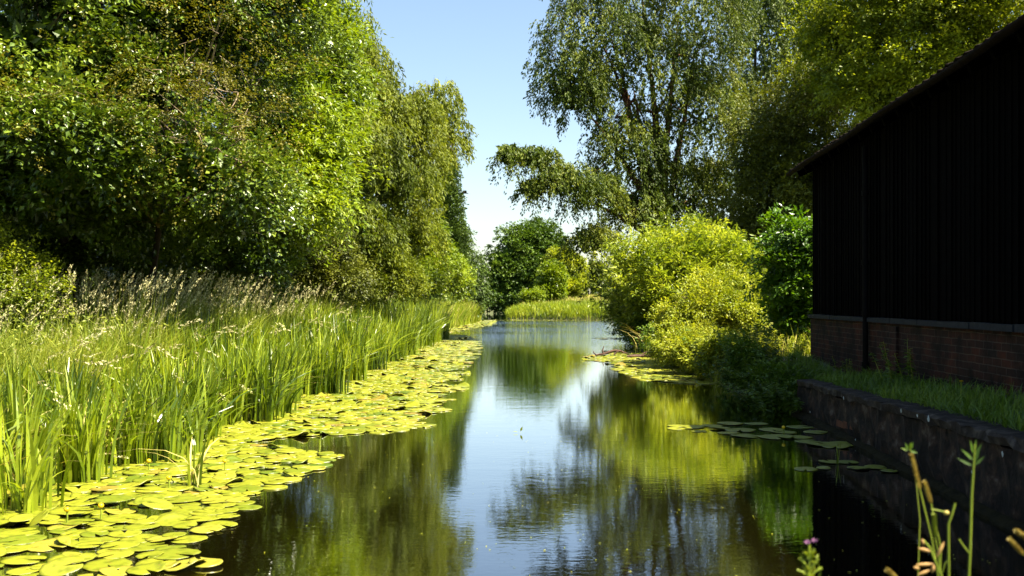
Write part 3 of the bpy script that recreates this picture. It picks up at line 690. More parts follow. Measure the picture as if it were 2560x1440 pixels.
# tall plumed grass on the left bank
g = Geo()
def tall_grass(Ya, Yb, n, x0, x1, hlo, hhi, w, np_, psz):
    Y = rng.uniform(Ya, Yb, n); X = xl(Y) - rng.uniform(x0, x1, n)
    dens = np.sin(X * 1.1 + Y * .5) + np.sin(Y * .9 - X * .7)
    H = rng.uniform(hlo, hhi, n) * (1 + .07 * dens)
    blades(g, rng, place(X, Y), H, rng.uniform(.7, 1.3, n) * w, lean_dirs(rng, n, (.5, -.1)), rng.uniform(.1, .7, n), np.clip(rng.normal(.45 + .08 * dens, .2, n), 0, 1), 4)
    Y = rng.uniform(Ya, Yb, np_); X = xl(Y) - rng.uniform(x0, x1, np_); H = rng.uniform(hlo * 1.0, hhi * 1.18, np_)
    pb = place(X, Y); ln = lean_dirs(rng, np_, (1.1, -.1), .6)
    top = pb + np.column_stack([ln * (H * .16)[:, None], H])
    twigs(g, pb, top, np.full(np_, .003 + w * .08), rng.random(np_), 0)
    plumes(g, rng, top - np.column_stack([ln * .05, np.full(np_, .10)]), np.column_stack([ln * rng.uniform(.3, .9, np_)[:, None], np.full(np_, 1.)]), rng.uniform(.16, .30, np_) * psz, 1)
tall_grass(8.5, 14, 12000, .7, 6, .8, 1.22, .010, 450, .85)
tall_grass(13, 24, 17000, .9, 8, 1.06, 1.46, .012, 1700, 1.1)
tall_grass(24, 42, 11000, 1.0, 9, 1.2, 1.6, .020, 1000, 1.2)
# nodding pale panicles that lean out of the front of the bed
npn = 90; Y = rng.uniform(9, 26, npn); X = xl(Y) - rng.random(npn) * 1.3 + .15; pb = place(X, Y); H = rng.uniform(.7, 1.25, npn)
ln = lean_dirs(rng, npn, (1.6, -.3), .5); top = pb + np.column_stack([ln * (H * .35)[:, None], H])
twigs(g, pb, top, np.full(npn, .004), rng.random(npn), 0)
plumes(g, rng, top - np.column_stack([ln * .06, np.full(npn, .05)]), np.column_stack([ln * .7, rng.uniform(-.7, .9, npn)]), rng.uniform(.18, .30, npn), 1, 34, .2)
# leafy herbs among the grass
nh = 16000; Y = rng.uniform(8.3, 20, nh); X = xl(Y) - rng.uniform(1.0, 5.5, nh); pz = place(X, Y); pz[:, 2] += rng.uniform(.1, 1.15, nh)
leaves(g, pz, nrm(unit(rng, nh) + [0, 0, .2]), nrm(unit(rng, nh) + [0, 0, .8]), rng.uniform(.05, .10, nh), rng.uniform(.015, .03, nh), rng.random(nh))
tag(g.build("tall_grass", [M['grass_leaf'], M['plume']]), kind="stuff")

# second reed bed and the grassy point beyond
def zone_grass(name, rnd_xy, n, hlo, hhi, w, mat, mat2=None, share2=0, bendhi=.5, segs=3):
    g = Geo(); X, Y = rnd_xy(n); k = len(X)
    pb = place(X, Y); pb[:, 2] = np.maximum(pb[:, 2], -.02)
    dens = np.sin(X * 1.3 + Y * .4) * .5 + .5 * np.sin(Y * .7 - X)
    H = rng.uniform(hlo, hhi, k) * (1 + .15 * dens)
    two = rng.random(k) < share2
    for sel, mi in ((~two, 0), (two, 1)):
        if sel.any():
            s = int(sel.sum())
            blades(g, rng, pb[sel], H[sel], rng.uniform(.7, 1.3, s) * w, lean_dirs(rng, s, (.3, 0)), rng.uniform(.08, bendhi, s), np.clip(rng.normal(.5, .2, s) + .1 * dens[sel], 0, 1), segs, mat=mi)
    return tag(g.build(name, [M[mat], M[mat2 or mat]]), kind="stuff")
def z2(n):
    Y = rng.uniform(53, 92, n); X = xl(Y) - rng.random(n) ** 1.3 * 4 + .3; return X, Y
zone_grass("far_reed_bed", z2, 9000, 1.1, 1.9, .045, 'shore_grass', 'dry_grass', .12)
def z3(n):
    Y = rng.uniform(91.5, 104, n * 2); X = rng.uniform(-1, 11, n * 2); k = X > xr(Y) - .2
    return X[k][:n], Y[k][:n]
zone_grass("point_reeds", z3, 9000, .6, 1.25, .06, 'shore_grass', 'reed_leaf', .35)
def z4(n):
    Y = rng.uniform(99, 140, n); X = rng.uniform(1, 16, n); return X, Y
zone_grass("meadow_grass", z4, 10000, .5, 1.0, .09, 'dry_grass', 'shore_grass', .25)
def z5(n):
    Y = rng.uniform(28, 92, n); X = xr(Y) + rng.random(n) * 6; return X, Y
zone_grass("right_bank_grass", z5, 7000, .4, .9, .03, 'shore_grass', 'dry_grass', .1)
def z6(n):
    Y = rng.uniform(19.8, 29, n); X = xr(Y) + rng.random(n) * 1.7 - .1
    k = np.abs(X - (5.05 + .09 * (Y - 18.6))) > .45; return X[k], Y[k]
zone_grass("bank_grass", z6, 7500, .2, .62, .013, 'shore_grass', 'dry_grass', .2, .9, 4)
def z7(n):
    Y = rng.uniform(20.5, 27, n); X = rng.uniform(5.9, 8.5, n); return X, Y
zone_grass("path_edge_weeds", z7, 2600, .25, .8, .02, 'sunny_weed', 'dry_grass', .25, .8, 4)
# shaded grass on the quay
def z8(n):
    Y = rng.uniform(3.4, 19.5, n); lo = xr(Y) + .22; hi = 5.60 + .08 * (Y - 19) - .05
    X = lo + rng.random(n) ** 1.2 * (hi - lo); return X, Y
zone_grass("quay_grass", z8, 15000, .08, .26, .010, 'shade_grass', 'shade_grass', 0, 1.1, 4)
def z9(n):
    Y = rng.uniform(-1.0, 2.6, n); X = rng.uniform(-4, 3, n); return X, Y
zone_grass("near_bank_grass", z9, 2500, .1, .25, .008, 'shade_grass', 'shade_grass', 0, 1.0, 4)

# ------------------------------------------------------------------ weeds in the barn's shade
def weed(name, label, x, y, h, n_st, leaf, seed, spread=.25, L=.09, W=.03, group=None, lean=(0, 0), zb=None, levels=14):
    rng = np.random.default_rng(seed)
    z = float(ground(x, y)) if zb is None else zb
    root = empty(name, (x, y, z), label, "plant", group)
    st = Geo(); lf = Geo()
    for s in range(n_st):
        b = np.array([rng.normal(0, spread * .5), rng.normal(0, spread * .5), -.05]); hh = h * rng.uniform(.65, 1.05)
        d = np.array([b[0] * .5 + lean[0] * hh + rng.normal(0, .06), b[1] * .5 + lean[1] * hh + rng.normal(0, .06), hh])
        t = np.linspace(0, 1, 6)[:, None]; c = b + d * t + np.array([0, 0, 0]) * t
        c[:, :2] += np.array(lean) * hh * .5 * t ** 2
        c = np.vstack([[0, 0, -.1], c]); tube(st, c, np.linspace(.005, .002, 7), 4)
        k = levels * 3; tt = rng.uniform(.12, 1, k); pos = b + d * tt[:, None]; pos[:, :2] += np.array(lean) * hh * .5 * (tt ** 2)[:, None]
        ang = rng.uniform(0, 2 * pi, k); D = np.column_stack([np.cos(ang), np.sin(ang), rng.uniform(-.5, .35, k)])
        sc = (1.15 - .6 * tt) * rng.uniform(.7, 1.2, k)
        leaves(lf, pos, D, nrm(np.array([0, 0, 1.]) + .4 * unit(rng, k)), L * sc, W * sc, rng.random(k))
    st.build("stem", M['stem_green'], root); lf.build("leaves", M[leaf], root)
    return root
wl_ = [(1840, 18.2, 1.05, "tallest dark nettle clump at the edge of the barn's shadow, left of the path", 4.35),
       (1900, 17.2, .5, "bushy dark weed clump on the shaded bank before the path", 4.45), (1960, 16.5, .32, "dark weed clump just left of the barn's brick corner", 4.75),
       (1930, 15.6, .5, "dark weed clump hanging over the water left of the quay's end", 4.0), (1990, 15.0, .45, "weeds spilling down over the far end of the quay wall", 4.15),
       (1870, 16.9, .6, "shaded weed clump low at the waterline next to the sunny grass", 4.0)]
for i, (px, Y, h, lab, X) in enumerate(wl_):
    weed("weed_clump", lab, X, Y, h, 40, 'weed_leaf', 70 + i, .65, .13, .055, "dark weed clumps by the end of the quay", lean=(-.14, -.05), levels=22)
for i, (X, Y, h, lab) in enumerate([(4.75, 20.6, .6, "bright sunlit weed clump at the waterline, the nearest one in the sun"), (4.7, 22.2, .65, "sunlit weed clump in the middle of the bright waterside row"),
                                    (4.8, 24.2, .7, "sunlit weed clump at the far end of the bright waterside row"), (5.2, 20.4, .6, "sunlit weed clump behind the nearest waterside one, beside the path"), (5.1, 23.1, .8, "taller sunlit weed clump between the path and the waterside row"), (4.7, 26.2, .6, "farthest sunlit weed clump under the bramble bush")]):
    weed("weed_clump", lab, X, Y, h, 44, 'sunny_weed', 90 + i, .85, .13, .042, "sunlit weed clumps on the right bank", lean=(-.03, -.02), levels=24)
weed("weed_clump", "dark leafy weed growing against the brick wall of the barn", 5.0, 12.4, .62, 7, 'weed_leaf', 96, .3, .09, .045)
weed("weed_clump", "small weed tuft at the foot of the barn's downpipe", 5.28, 15.4, .4, 6, 'weed_leaf', 97, .3, .08, .035)

# ------------------------------------------------------------------ lily pads
def pad_mesh(g, rng, c, r, rot, tilt, rnd, curl=0.0, seg=18):
    n = seg; half = rng.uniform(.10, .22)
    th = np.linspace(half, 2 * pi - half, n)
    rr = r * (1 + .05 * np.cos(2 * th) + .02 * rng.normal(size=n)) * (1 - .12 * np.exp(-((th - half) / .25) ** 2) - .12 * np.exp(-((2 * pi - half - th) / .25) ** 2))
    rings = []
    for f in (.0, .45, .8, 1.0):
        x = np.cos(th) * rr * f + r * .12 * (1 - f) * 0; y = np.sin(th) * rr * f
        z = .010 * r * np.sin(3 * th + rot) * f + curl * np.maximum(np.sin(th + rot * 3), 0) ** 3 * r * f ** 3
        rings.append(np.stack([x, y, z], -1))
    top = np.array(rings)
    und = top[-1].copy(); und[:, 2] -= .006
    V = np.concatenate([top.reshape(-1, 3), und])
    cr, sr = cos(rot), sin(rot); V = V @ np.array([[cr, sr, 0], [-sr, cr, 0], [0, 0, 1]])
    V[:, 2] += V[:, 0] * tilt[0] + V[:, 1] * tilt[1]
    q = []
    for k in range(4):
        for j in range(n - 1): q.append([k*n+j, (k+1)*n+j, (k+1)*n+j+1, k*n+j+1] if k < 3 else [k*n+j, (k+1)*n+j, (k+1)*n+j+1, k*n+j+1])
    g.add(V + np.array(c), q, rnd)

def pad_zone(poly_fn, n_try, y0, y1, rlo, rhi, gap, rng, holes=()):
    """spaced points with mild overlap"""
    pts = []; cell = {}; s = .3
    Ys = rng.uniform(y0, y1, n_try)
    for Y in Ys:
        a, b = poly_fn(Y)
        if b <= a: continue
        X = rng.uniform(a, b); r = rng.uniform(rlo, rhi)
        if any(((X - hx) / hrx) ** 2 + ((Y - hy) / hry) ** 2 < 1 for hx, hy, hrx, hry in holes): continue
        ci, cj = int(X // s), int(Y // s); ok = True
        for i in range(ci - 2, ci + 3):
            for j in range(cj - 2, cj + 3):
                for (x2, y2, r2) in cell.get((i, j), ()):
                    if (x2 - X) ** 2 + (y2 - Y) ** 2 < ((r + r2) * gap) ** 2: ok = False; break
                if not ok: break
            if not ok: break
        if ok: cell.setdefault((ci, cj), []).append((X, Y, r)); pts.append((X, Y, r))
    return pts

edgeY = [4.5, 5.8, 6.8, 7.5, 8.3, 9, 10, 10.6, 11.2, 11.8, 12.3, 13.1, 14.2, 15.7, 17, 18.3, 20, 21.8, 24, 30, 36, 41, 46, 52]
edgeX = [-2.5, -2.15, -2.2, -1.95, -2.2, -2.0, -1.75, -2.0, -2.9, -2.75, -1.6, -1.1, -1.3, -1.02, -1.35, -.98, -1.5, -1.1, -1.3, -1.25, -1.35, -1.5, -1.9, -3.0]
edge_noise = lambda Y: .16 * math.sin(Y * 3.1) + .10 * math.sin(Y * 7.3 + 1)
def leftzone(Y): return float(xl(Y)) - .35, float(np.interp(Y, edgeY, edgeX)) + (edge_noise(Y) if Y > 12 else edge_noise(Y) * .4)
rng = np.random.default_rng(80)
holes = [(-3.0, 9.15, .22, .16), (-2.75, 11.35, .7, .18), (-2.5, 7.0, .30, .10), (-3.4, 7.8, .2, .12), (-2.6, 13.7, .3, .2), (-2.2, 9.8, .25, .14), (-1.7, 14.8, .35, .2), (-3.0, 6.35, .5, .09), (-2.1, 17.5, .4, .25), (-1.5, 23.2, .5, .4), (-1.6, 26.5, .4, .4), (-1.5, 33, .4, .6)]
near = pad_zone(leftzone, 16000, 4.6, 24, .08, .168, .60, rng, holes)
far = pad_zone(leftzone, 9000, 24, 50, .13, .21, .72, rng, holes)
def rightzone(Y): return float(np.interp(Y, [19.5, 20.5, 22, 24, 26, 28, 29.4, 30.2, 33], [3.5, 2.75, 2.55, 2.45, 2.7, 2.0, 2.0, 3.1, 3.0])), float(xr(Y)) + .1
right = pad_zone(rightzone, 2600, 19.6, 33, .11, .17, .72, rng)
right += pad_zone(lambda Y: (3.6, 5.0), 60, 43.5, 45.5, .13, .2, .8, rng)
fringe = pad_zone(lambda Y: (float(xl(Y)) - .2, float(np.interp(Y, [52, 56, 70, 83, 92], [-3.6, -3.2, -1.7, -1.4, -1.6]))), 1500, 53, 92, .16, .24, .75, rng)
fringe += [(x, 91.6 + .9 * rng.random(), .25) for x in np.linspace(-1.6, 8.5, 46)]
shade_px = [(1825, 1060, 48), (1890, 1060, 44), (1800, 1072, 40), (1850, 1076, 60), (1930, 1076, 48), (2000, 1068, 50), (1960, 1082, 46), (2040, 1082, 44), (1820, 1084, 40), (1870, 1090, 62), (1940, 1094, 66), (2000, 1094, 44), (2020, 1104, 48), (2060, 1112, 64), (2110, 1112, 60), (2090, 1118, 52),
            (2075, 1156, 42), (2120, 1157, 40), (2015, 1174, 44), (2060, 1172, 26), (2145, 1172, 40), (2190, 1170, 40), (2225, 1179, 34), (1780, 1066, 40)]
shade = []
for px, py, w in shade_px:
    Y = CAM_H * F / (py - 757); shade.append(((px - 1280) / F * Y, Y, w / F * Y * .68))
lone_px = [(1695, 1066, 28), (1725, 1068, 36), (1690, 1072, 22), (1748, 1079, 20)]
lone = []
for px, py, w in lone_px:
    Y = CAM_H * F / (py - 757); lone.append(((px - 1280) / F * Y, Y, w / F * Y))

near.sort(key=lambda p: p[1])
N_IND = 300 - len(shade) - len(lone)
protos = []
for v in range(16):
    r_ = np.random.default_rng(200 + v); g = Geo()
    rv = [.2, .3, .38, .45, .5, .55, .6, .7, .42, .35, .74, .8, .3, .5, .90, .94][v]
    pad_mesh(g, r_, (0, 0, 0), 1.0, 0, (0, 0), rv, curl=[0, .06, 0, .12, 0, 0, .05, 0, .28, 0, 0, .1, 0, 0, .12, .2][v], seg=30)
    protos.append(g.mesh("lily_pad", M['pad'], smooth=True))
def put_pad(x, y, r, label, group, v=None, z=None, tilt=None):
    o = bpy.data.objects.new("lily_pad", protos[rng.choice(16, p=[.09]*10 + [.03]*2 + [.02]*2 + [.0]*2) if v is None else v] if False else protos[int(rng.integers(0, 14)) if v is None else v])
    COL.objects.link(o)
    t = rng.normal(0, .011, 2) if tilt is None else tilt
    o.location = (x, y, rng.uniform(.004, .013) if z is None else z)
    o.rotation_euler = (t[0], t[1], rng.uniform(0, 6.28)); o.scale = (r, r, r)
    return tag(o, label, "lily pad", group)
def pad_where(x, y):
    px, py = 1280 + x / y * F, 757 + CAM_H / y * F
    for c, t in (((60, 1225), "leftmost reed clump"), ((190, 1200), "second reed clump from the left"), ((480, 1215), "thin lone reeds"), ((300, 1135), "fan-shaped reed clump"), ((620, 1050), "corner reed clump")):
        if abs(px - c[0]) < 75 and abs(py - c[1]) < 45: return "by the " + t
    if py > 1370: return "in the bottom left corner" if px < 130 else "at the bottom edge, right end" if px > 330 else "at the bottom edge left of centre"
    if px < 160: return "by the left edge, " + ("lower part" if py > 1310 else "upper part")
    if py > 1290: return "in the front of the mat, " + ("left part" if px < 330 else "right part")
    if py > 1200: return "in the mid mat, " + ("left part" if px < 350 else "right part" if px > 560 else "centre")
    if px > 640: return "in the tongue reaching into open water"
    return "behind the lone reeds in the near mat"
def pad_look(v, r):
    return ("large " if r > .16 else "small " if r < .125 else "mid-sized ") + ("green" if v in (0, 1, 12) else "curled yellow-green" if v in (3, 8) else "pale yellow" if v in (10, 11) else "brown-spotted" if v >= 14 else "yellow-green")
rim = lambda x, y: float(np.interp(y, edgeY, edgeX)) - x < .28
for i, (x, y, r) in enumerate(near[:N_IND]):
    v = int(rng.integers(0, 14)); isrim = rim(x, y)
    if isrim and rng.random() < .12: v = 14
    elif rng.random() < .04: v = 15
    if not isrim and rng.random() < .06:
        put_pad(x, y, r * .9, pad_look(v, r) + " lily pad tilted up, " + pad_where(x, y), "raised lily pads", v, z=.07, tilt=(rng.normal(0, .22), rng.normal(0, .22)))
    else:
        put_pad(x, y, r, pad_look(v, r) + (" lily pad at the rim, " if isrim else " lily pad lying ") + pad_where(x, y), "lily pads of the near left mat", v)
for x, y, r in shade: put_pad(x, y, r, ("large " if r > .115 else "small ") + "blue-green lily pad in shadow, " + ("at the back of the cluster off the quay" if y > 12.6 else "at the left of the cluster off the quay" if x < 2.75 and y > 11.9 else "in the middle of the cluster off the quay" if y > 11.6 else "in the patch touching the quay footing" if y > 10.6 else "in the nearest scattered group, " + ("left end" if x < 3.02 else "right end")), "shaded lily pads by the quay", v=int(rng.integers(0, 5)))
for x, y, r in lone: put_pad(x, y, r, "pale sunlit lily pad just outside the barn's shadow in midstream", "lone sunlit lily pads", v=int(rng.integers(5, 8)))
# torn yellow leaf bottom edge
g = Geo()
for x, y, r, ro in ((-1.98, 6.02, .13, 1.0), (-1.86, 6.06, .10, 2.5), (-2.07, 6.0, .08, 4)):
    pad_mesh(g, rng, (x, y, .02), r, ro, (0.05, 0), .93, .3)
tag(g.build("torn_lily_leaf", M['pad'], smooth=True), "torn yellow lily leaf floating alone at the bottom edge of the photo", "lily pad")
g = Geo()
for (x, y, r) in near[N_IND:] + far + right + fringe:
    pad_mesh(g, rng, (x, y, rng.uniform(.005, .018)), r, rng.uniform(0, 6.28), rng.normal(0, .014, 2), np.clip(rng.normal(.5, .26), 0, 1), curl=.4 if rng.random() < .1 else 0, seg=12)
tag(g.build("lily_pad_mat", M['pad'], smooth=True), kind="stuff")
print("pads", len(near), len(far), len(right), len(fringe))

# yellow water-lily buds
def ball(g, c, r, seg=8, rings=5, rnd=.5, mat=0, sc=(1, 1, 1)):
    th = np.linspace(0, pi, rings + 1)
    pr = np.array([[0, 0, cos(t) * r] for t in th])
    V = np.array([[sin(t) * r * cos(a) * sc[0], sin(t) * r * sin(a) * sc[1], cos(t) * r * sc[2]] for t in np.clip(th, .02, pi - .02) for a in np.arange(seg) * 2 * pi / seg])
    q = [[i*seg+j, i*seg+(j+1) % seg, (i+1)*seg+(j+1) % seg, (i+1)*seg+j][::-1] for i in range(rings) for j in range(seg)]
    g.add(V + np.array(c), q, rnd, mat)
buds = [(1105, 925, "farthest yellow water-lily bud beside the left mat's outer pads"), (1104, 968, "yellow water-lily bud over the outermost left pads"), (1068, 975, "yellow water-lily bud a little left of the outermost one"),
        (250, 1300, "yellow water-lily bud low in the near pads, left of the other near one"), (165, 1310, "yellow water-lily bud nearest the left edge of the photo"), (1958, 1090, "yellow water-lily bud among the shaded pads by the quay"),
        (370, 1180, "yellow water-lily bud on a dark stalk in front of the fan-shaped reed clump"), (560, 1180, "yellow water-lily bud in the middle of the near pads"), (420, 975 + 250, "yellow water-lily bud near the thin lone reeds"), (700, 1010, "yellow water-lily bud at the back of the near pads")]
for px, py, lab in buds:
    Y = CAM_H * F / (py - 757); X = (px - 1280) / F * Y
    root = empty("water_lily_bud", (X, Y, 0), lab, "flower", "yellow water-lily buds")
    g = Geo(); tube(g, [(0, 0, -.05), (.01, 0, .05), (.005, .005, .09)], .006, 6); g.build("stalk", M['stem_green'], root, True)
    g = Geo(); ball(g, (.005, .005, .105), .022, 10, 6, .5, 0, (1, 1, .85)); g.build("flower", M['yellow_petal'], root, True)

# ------------------------------------------------------------------ quay wall
def box(g, a, b, mat=0, rnd=.5):
    x0, y0, z0 = a; x1, y1, z1 = b
    V = [(x0,y0,z0),(x1,y0,z0),(x1,y1,z0),(x0,y1,z0),(x0,y0,z1),(x1,y0,z1),(x1,y1,z1),(x0,y1,z1)]
    g.add(V, [[0,3,2,1],[4,5,6,7],[0,1,5,4],[1,2,6,5],[2,3,7,6],[3,0,4,7]], rnd, mat)
rng = np.random.default_rng(5)
root = empty("quay_wall", (4.1, 14, 0), "dark weathered stone quay wall along the right edge of the river below the barn", "wall")
Yq = np.arange(1.0, 14.45, .15); nq = len(Yq)
def strip(name, prof, mat, jit=.01, hj=0):
    """prof: function Y -> list of (dx from waterline, z)"""
    g = Geo(); rows = []
    hn = np.cumsum(rng.normal(0, hj, nq)); hn -= np.linspace(hn[0], hn[-1], nq)
    for i, Y in enumerate(Yq):
        pr = np.array(prof(Y), float); x = xr(Y) + pr[:, 0] + rng.normal(0, jit, len(pr)); z = pr[:, 1] + rng.normal(0, jit * .6, len(pr)) + hn[i]
        rows.append(np.stack([x - 4.1, np.full(len(pr), Y - 14), z], -1))
    V = np.array(rows); k = V.shape[1]
    i, j = np.meshgrid(np.arange(nq - 1), np.arange(k - 1), indexing='ij')
    q = np.stack([i*k+j, i*k+j+1, (i+1)*k+j+1, (i+1)*k+j], -1).reshape(-1, 4)
    g.add(V.reshape(-1, 3), q)
    e = V[-1]; g.add(e, [[a, a+1, k-2-a, k-1-a] for a in range(k//2 - (1 if k % 2 == 0 else 0))] if k >= 4 else [[0, 1, 2, 2]])
    return g.build(name, M[mat], root, False)
strip("wall_face", lambda Y: [(.32, -.5), (-.0, -.5), (-.0, .05), (.005, .18), (.012, .3), (.02, quay_top(Y) - .085), (.30, quay_top(Y) - .085), (.32, -.5)], 'stone', .014)
strip("coping", lambda Y: [(.30, quay_top(Y) - .08), (-.012, quay_top(Y) - .08), (-.018, quay_top(Y) - .012), (.01, quay_top(Y)), (.28, quay_top(Y) + .006), (.30, quay_top(Y) - .08)], 'stone_cap', .012, .004)
strip("footing_ledge", lambda Y: [(.1, -.3), (-.10, -.3), (-.095, .028), (-.02, .06), (.1, .06)], 'moss', .008)
g = Geo()
for i in range(3):
    Yp = 12.0 - i * .32; c = xr(Yp) - .004 - 4.1
    V = np.array([(c, Yp-14+.16, .10 + .02 * i), (c, Yp-14-.16, .10 + .02 * i), (c + .004, Yp-14-.15, .175 + .02 * i), (c + .004, Yp-14+.14, .18 + .02 * i)]); g.add(V, [[0, 1, 2, 3]])
g.build("bare_brick", M['patch_brick'], root)
g = Geo()
for px, py, s in ((2115, 995, .02), (2260, 1027, .025), (2300, 1040, .018), (2330, 1042, .03), (2030, 1030, .02), (2515, 1135, .02), (2145, 1100, .015), (2440, 1180, .012)):
    r_ = (px - 1280) / F
    Yp = np.linspace(5, 15, 400); k = np.argmin(np.abs(xr(Yp) / Yp - r_)); Yk = Yp[k]; z = CAM_H - (py - 757) / F * Yk
    z = min(z, quay_top(Yk) - .03)
    th = np.linspace(0, 2*pi, 9)[:-1]; rr = s * rng.uniform(.5, 1.1, 8)
    V = np.column_stack([np.full(8, xr(Yk) - .028 - 4.1), Yk - 14 + np.cos(th) * rr, z + np.sin(th) * rr * 1.2]); V = np.vstack([V, [xr(Yk) - .034 - 4.1, Yk - 14, z]])
    g.add(V, [[a, (a+1) % 8, 8, 8] for a in range(8)])
g.build("lichen_spots", M['lichen'], root)

# ------------------------------------------------------------------ the black barn
ang = math.atan2(-.9968, -.0797)
BZ = .62
barn = empty("barn", (5.76, 19.0, BZ), "black tarred timber barn on a low brick base filling the right side of the photo", "barn", rz=ang)
LB, DB = 16.2, 7.5                        # length towards the camera (local x), depth away from the river (local y)
EH = 4.20 - BZ                            # top of the boards
bt = 1.31 - BZ
g = Geo(); box(g, (-.05, -.05, -.4), (LB + .05, .26, bt)); box(g, (-.05, .26, -.4), (.22, DB, bt)); box(g, (LB - .2, .26, -.4), (LB + .05, DB, bt)); box(g, (.22, DB - .26, -.4), (LB - .2, DB, bt))
for xb in (5.1, 10.4): box(g, (xb, -.085, -.4), (xb + .34, -.052, bt - .04))
g.build("brick_base", M['brick'], barn)
g = Geo(); n = 28
xe = np.linspace(-.09, LB + .09, n + 1)
for i in range(n): box(g, (xe[i] + .004, -.10 + rng.normal(0, .004), bt + .003), (xe[i+1] - .004, .24, bt + .07 + rng.normal(0, .004)))
g.build("sill_band", M['sill'], barn)
pitch = radians(24)
g = Geo(); x = 0
while x < LB:
    w = rng.uniform(.13, .19); d = rng.uniform(0, .014)
    box(g, (x + .003, -.022 - d, bt + .075), (min(x + w, LB) - .004, .06, EH), rnd=rng.random()); 
    if rng.random() < .8: box(g, (x + w - .018, -.042 - rng.uniform(0, .005), bt + .075), (x + w + .018, -.024, EH - .01), rnd=rng.random())
    x += w
box(g, (.02, .06, bt + .075), (LB - .02, .10, EH))
g.build("board_cladding", M['tarred'], barn)
for xe_ in (0, LB):                       # gable walls
    g = Geo(); s = 1 if xe_ else -1; y = 0.10 if True else 0
    while y < DB:
        w = rng.uniform(.14, .2); y2 = min(y + w, DB); ym = (y + y2) / 2
        h = EH + min(ym, DB - ym) * math.tan(pitch) - .05; t = .02 + rng.uniform(0, .014)
        box(g, (xe_ - (t if s < 0 else .05), y + .003, bt + .075), (xe_ + (.05 if s < 0 else t), y2 - .003, h)); y += w
    g.build("gable_boards", M['tarred'], barn)
# roof: rows of tiles over rafters
g = Geo(); tc_, ts_ = cos(pitch), sin(pitch)
OV = .36; run = DB / 2 + OV; slope_len = run / tc_
z_e = EH - OV * math.tan(pitch) + .08
def roof_pt(s, off, back=False):
    y = -OV + s * tc_ - off * ts_; z = z_e + s * ts_ + off * tc_
    return (DB - y if back else y), z
nt_ = int((LB + .8) / .26)
for back in (False, True):
    rowsn = 4 if back else 18
    for r in range(rowsn):
        s0 = r * slope_len / rowsn; s1 = s0 + slope_len / rowsn + .05
        for k in range(nt_ if not back else 14):
            W_ = .26 if not back else (LB + .8) / 14; x0 = -.42 + k * W_; j = rng.normal(0, .006 if not back else 0); j2 = rng.normal(0, .008 if not back else 0)
            pts = []
            for (xx, lift) in ((0, .0), (.35, .028), (.7, .008), (1, .004)) if not back else ((0, 0), (1, 0)):
                for s, o in ((s0 + j2, .045 + lift + j), (s1, .02 + lift + j)):
                    y, z = roof_pt(s, o, back); pts.append((x0 + xx * W_ * 1.02, y, z))
                y, z = roof_pt(s0 + j2, .025 + lift * .8 + j, back); pts.append((x0 + xx * W_ * 1.02, y, z))
            m_ = len(pts) // 3; q = []
            for a in range(m_ - 1): q += [[3*a, 3*(a+1), 3*(a+1)+1, 3*a+1], [3*a+2, 3*(a+1)+2, 3*(a+1), 3*a]]
            g.add(pts, q)
g.build("roof_tiles", M['tile'], barn)
g = Geo()
for back in (False, True):
    y0, z0 = roof_pt(.03, -.02, back); y1, z1 = roof_pt(slope_len, -.02, back); y2, z2_ = roof_pt(slope_len, .01, back); y3, z3_ = roof_pt(.03, .01, back)
    V = [(-.4, y0, z0), (-.4, y1, z1), (-.4, y2, z2_), (-.4, y3, z3_), (LB + .4, y0, z0), (LB + .4, y1, z1), (LB + .4, y2, z2_), (LB + .4, y3, z3_)]
    g.add(V, [[0,1,2,3],[4,7,6,5],[0,4,5,1],[3,2,6,7],[0,3,7,4],[1,5,6,2]])
g.build("roof_deck", M['tarred'], barn)
for k in range(27):                       # rafter feet under the eave
    g = Geo(); x0 = -.2 + k * .62
    y0, z0 = roof_pt(.08, -.14); y1, z1 = roof_pt(.62, -.14); y2, z2_ = roof_pt(.62, -.025); y3, z3_ = roof_pt(.08, -.025)
    V = [(x0, y0, z0), (x0, y1, z1), (x0, y2, z2_), (x0, y3, z3_), (x0+.07, y0, z0), (x0+.07, y1, z1), (x0+.07, y2, z2_), (x0+.07, y3, z3_)]
    g.add(V, [[0,1,2,3],[4,7,6,5],[0,4,5,1],[3,2,6,7],[0,3,7,4],[1,5,6,2]]); g.build("rafter", M['tarred'], barn)
g = Geo()                                 # half-round gutter along the eave
th = np.linspace(pi, 2 * pi, 7); yc, zc = -OV - .04, z_e - .0
xsn = np.linspace(-.36, LB + .36, 40); sagv = .012 * np.sin(xsn * 1.3)
V = np.array([[(x, yc + cos(a) * r_, zc + s + sin(a) * r_) for r_ in (.055,) for a in th] + [(x, yc + cos(a) * .048, zc + s + sin(a) * .048) for a in th[::-1]] for x, s in zip(xsn, sagv)])
k = V.shape[1]; i, j = np.meshgrid(np.arange(39), np.arange(k), indexing='ij')
g.add(V.reshape(-1, 3), np.stack([i*k+j, i*k+(j+1) % k, (i+1)*k+(j+1) % k, (i+1)*k+j], -1).reshape(-1, 4))
g.build("gutter", M['tile'], barn, True)
def downpipe(x0, top=3.35):
    g = Geo()
    tube(g, [(x0, -.11, -.02), (x0, -.11, top - .35), (x0, -.12, top - .25), (x0, -.12, top)], .042, 10)
    for z in (.02, bt + .1, 1.55, 2.6): tube(g, [(x0, -.11, z), (x0, -.11, z + .07)], .056, 10, cap=True)
    return g.build("downpipe", M['iron'], barn, True)
downpipe(4.0, 3.35); downpipe(11.2, 3.35)

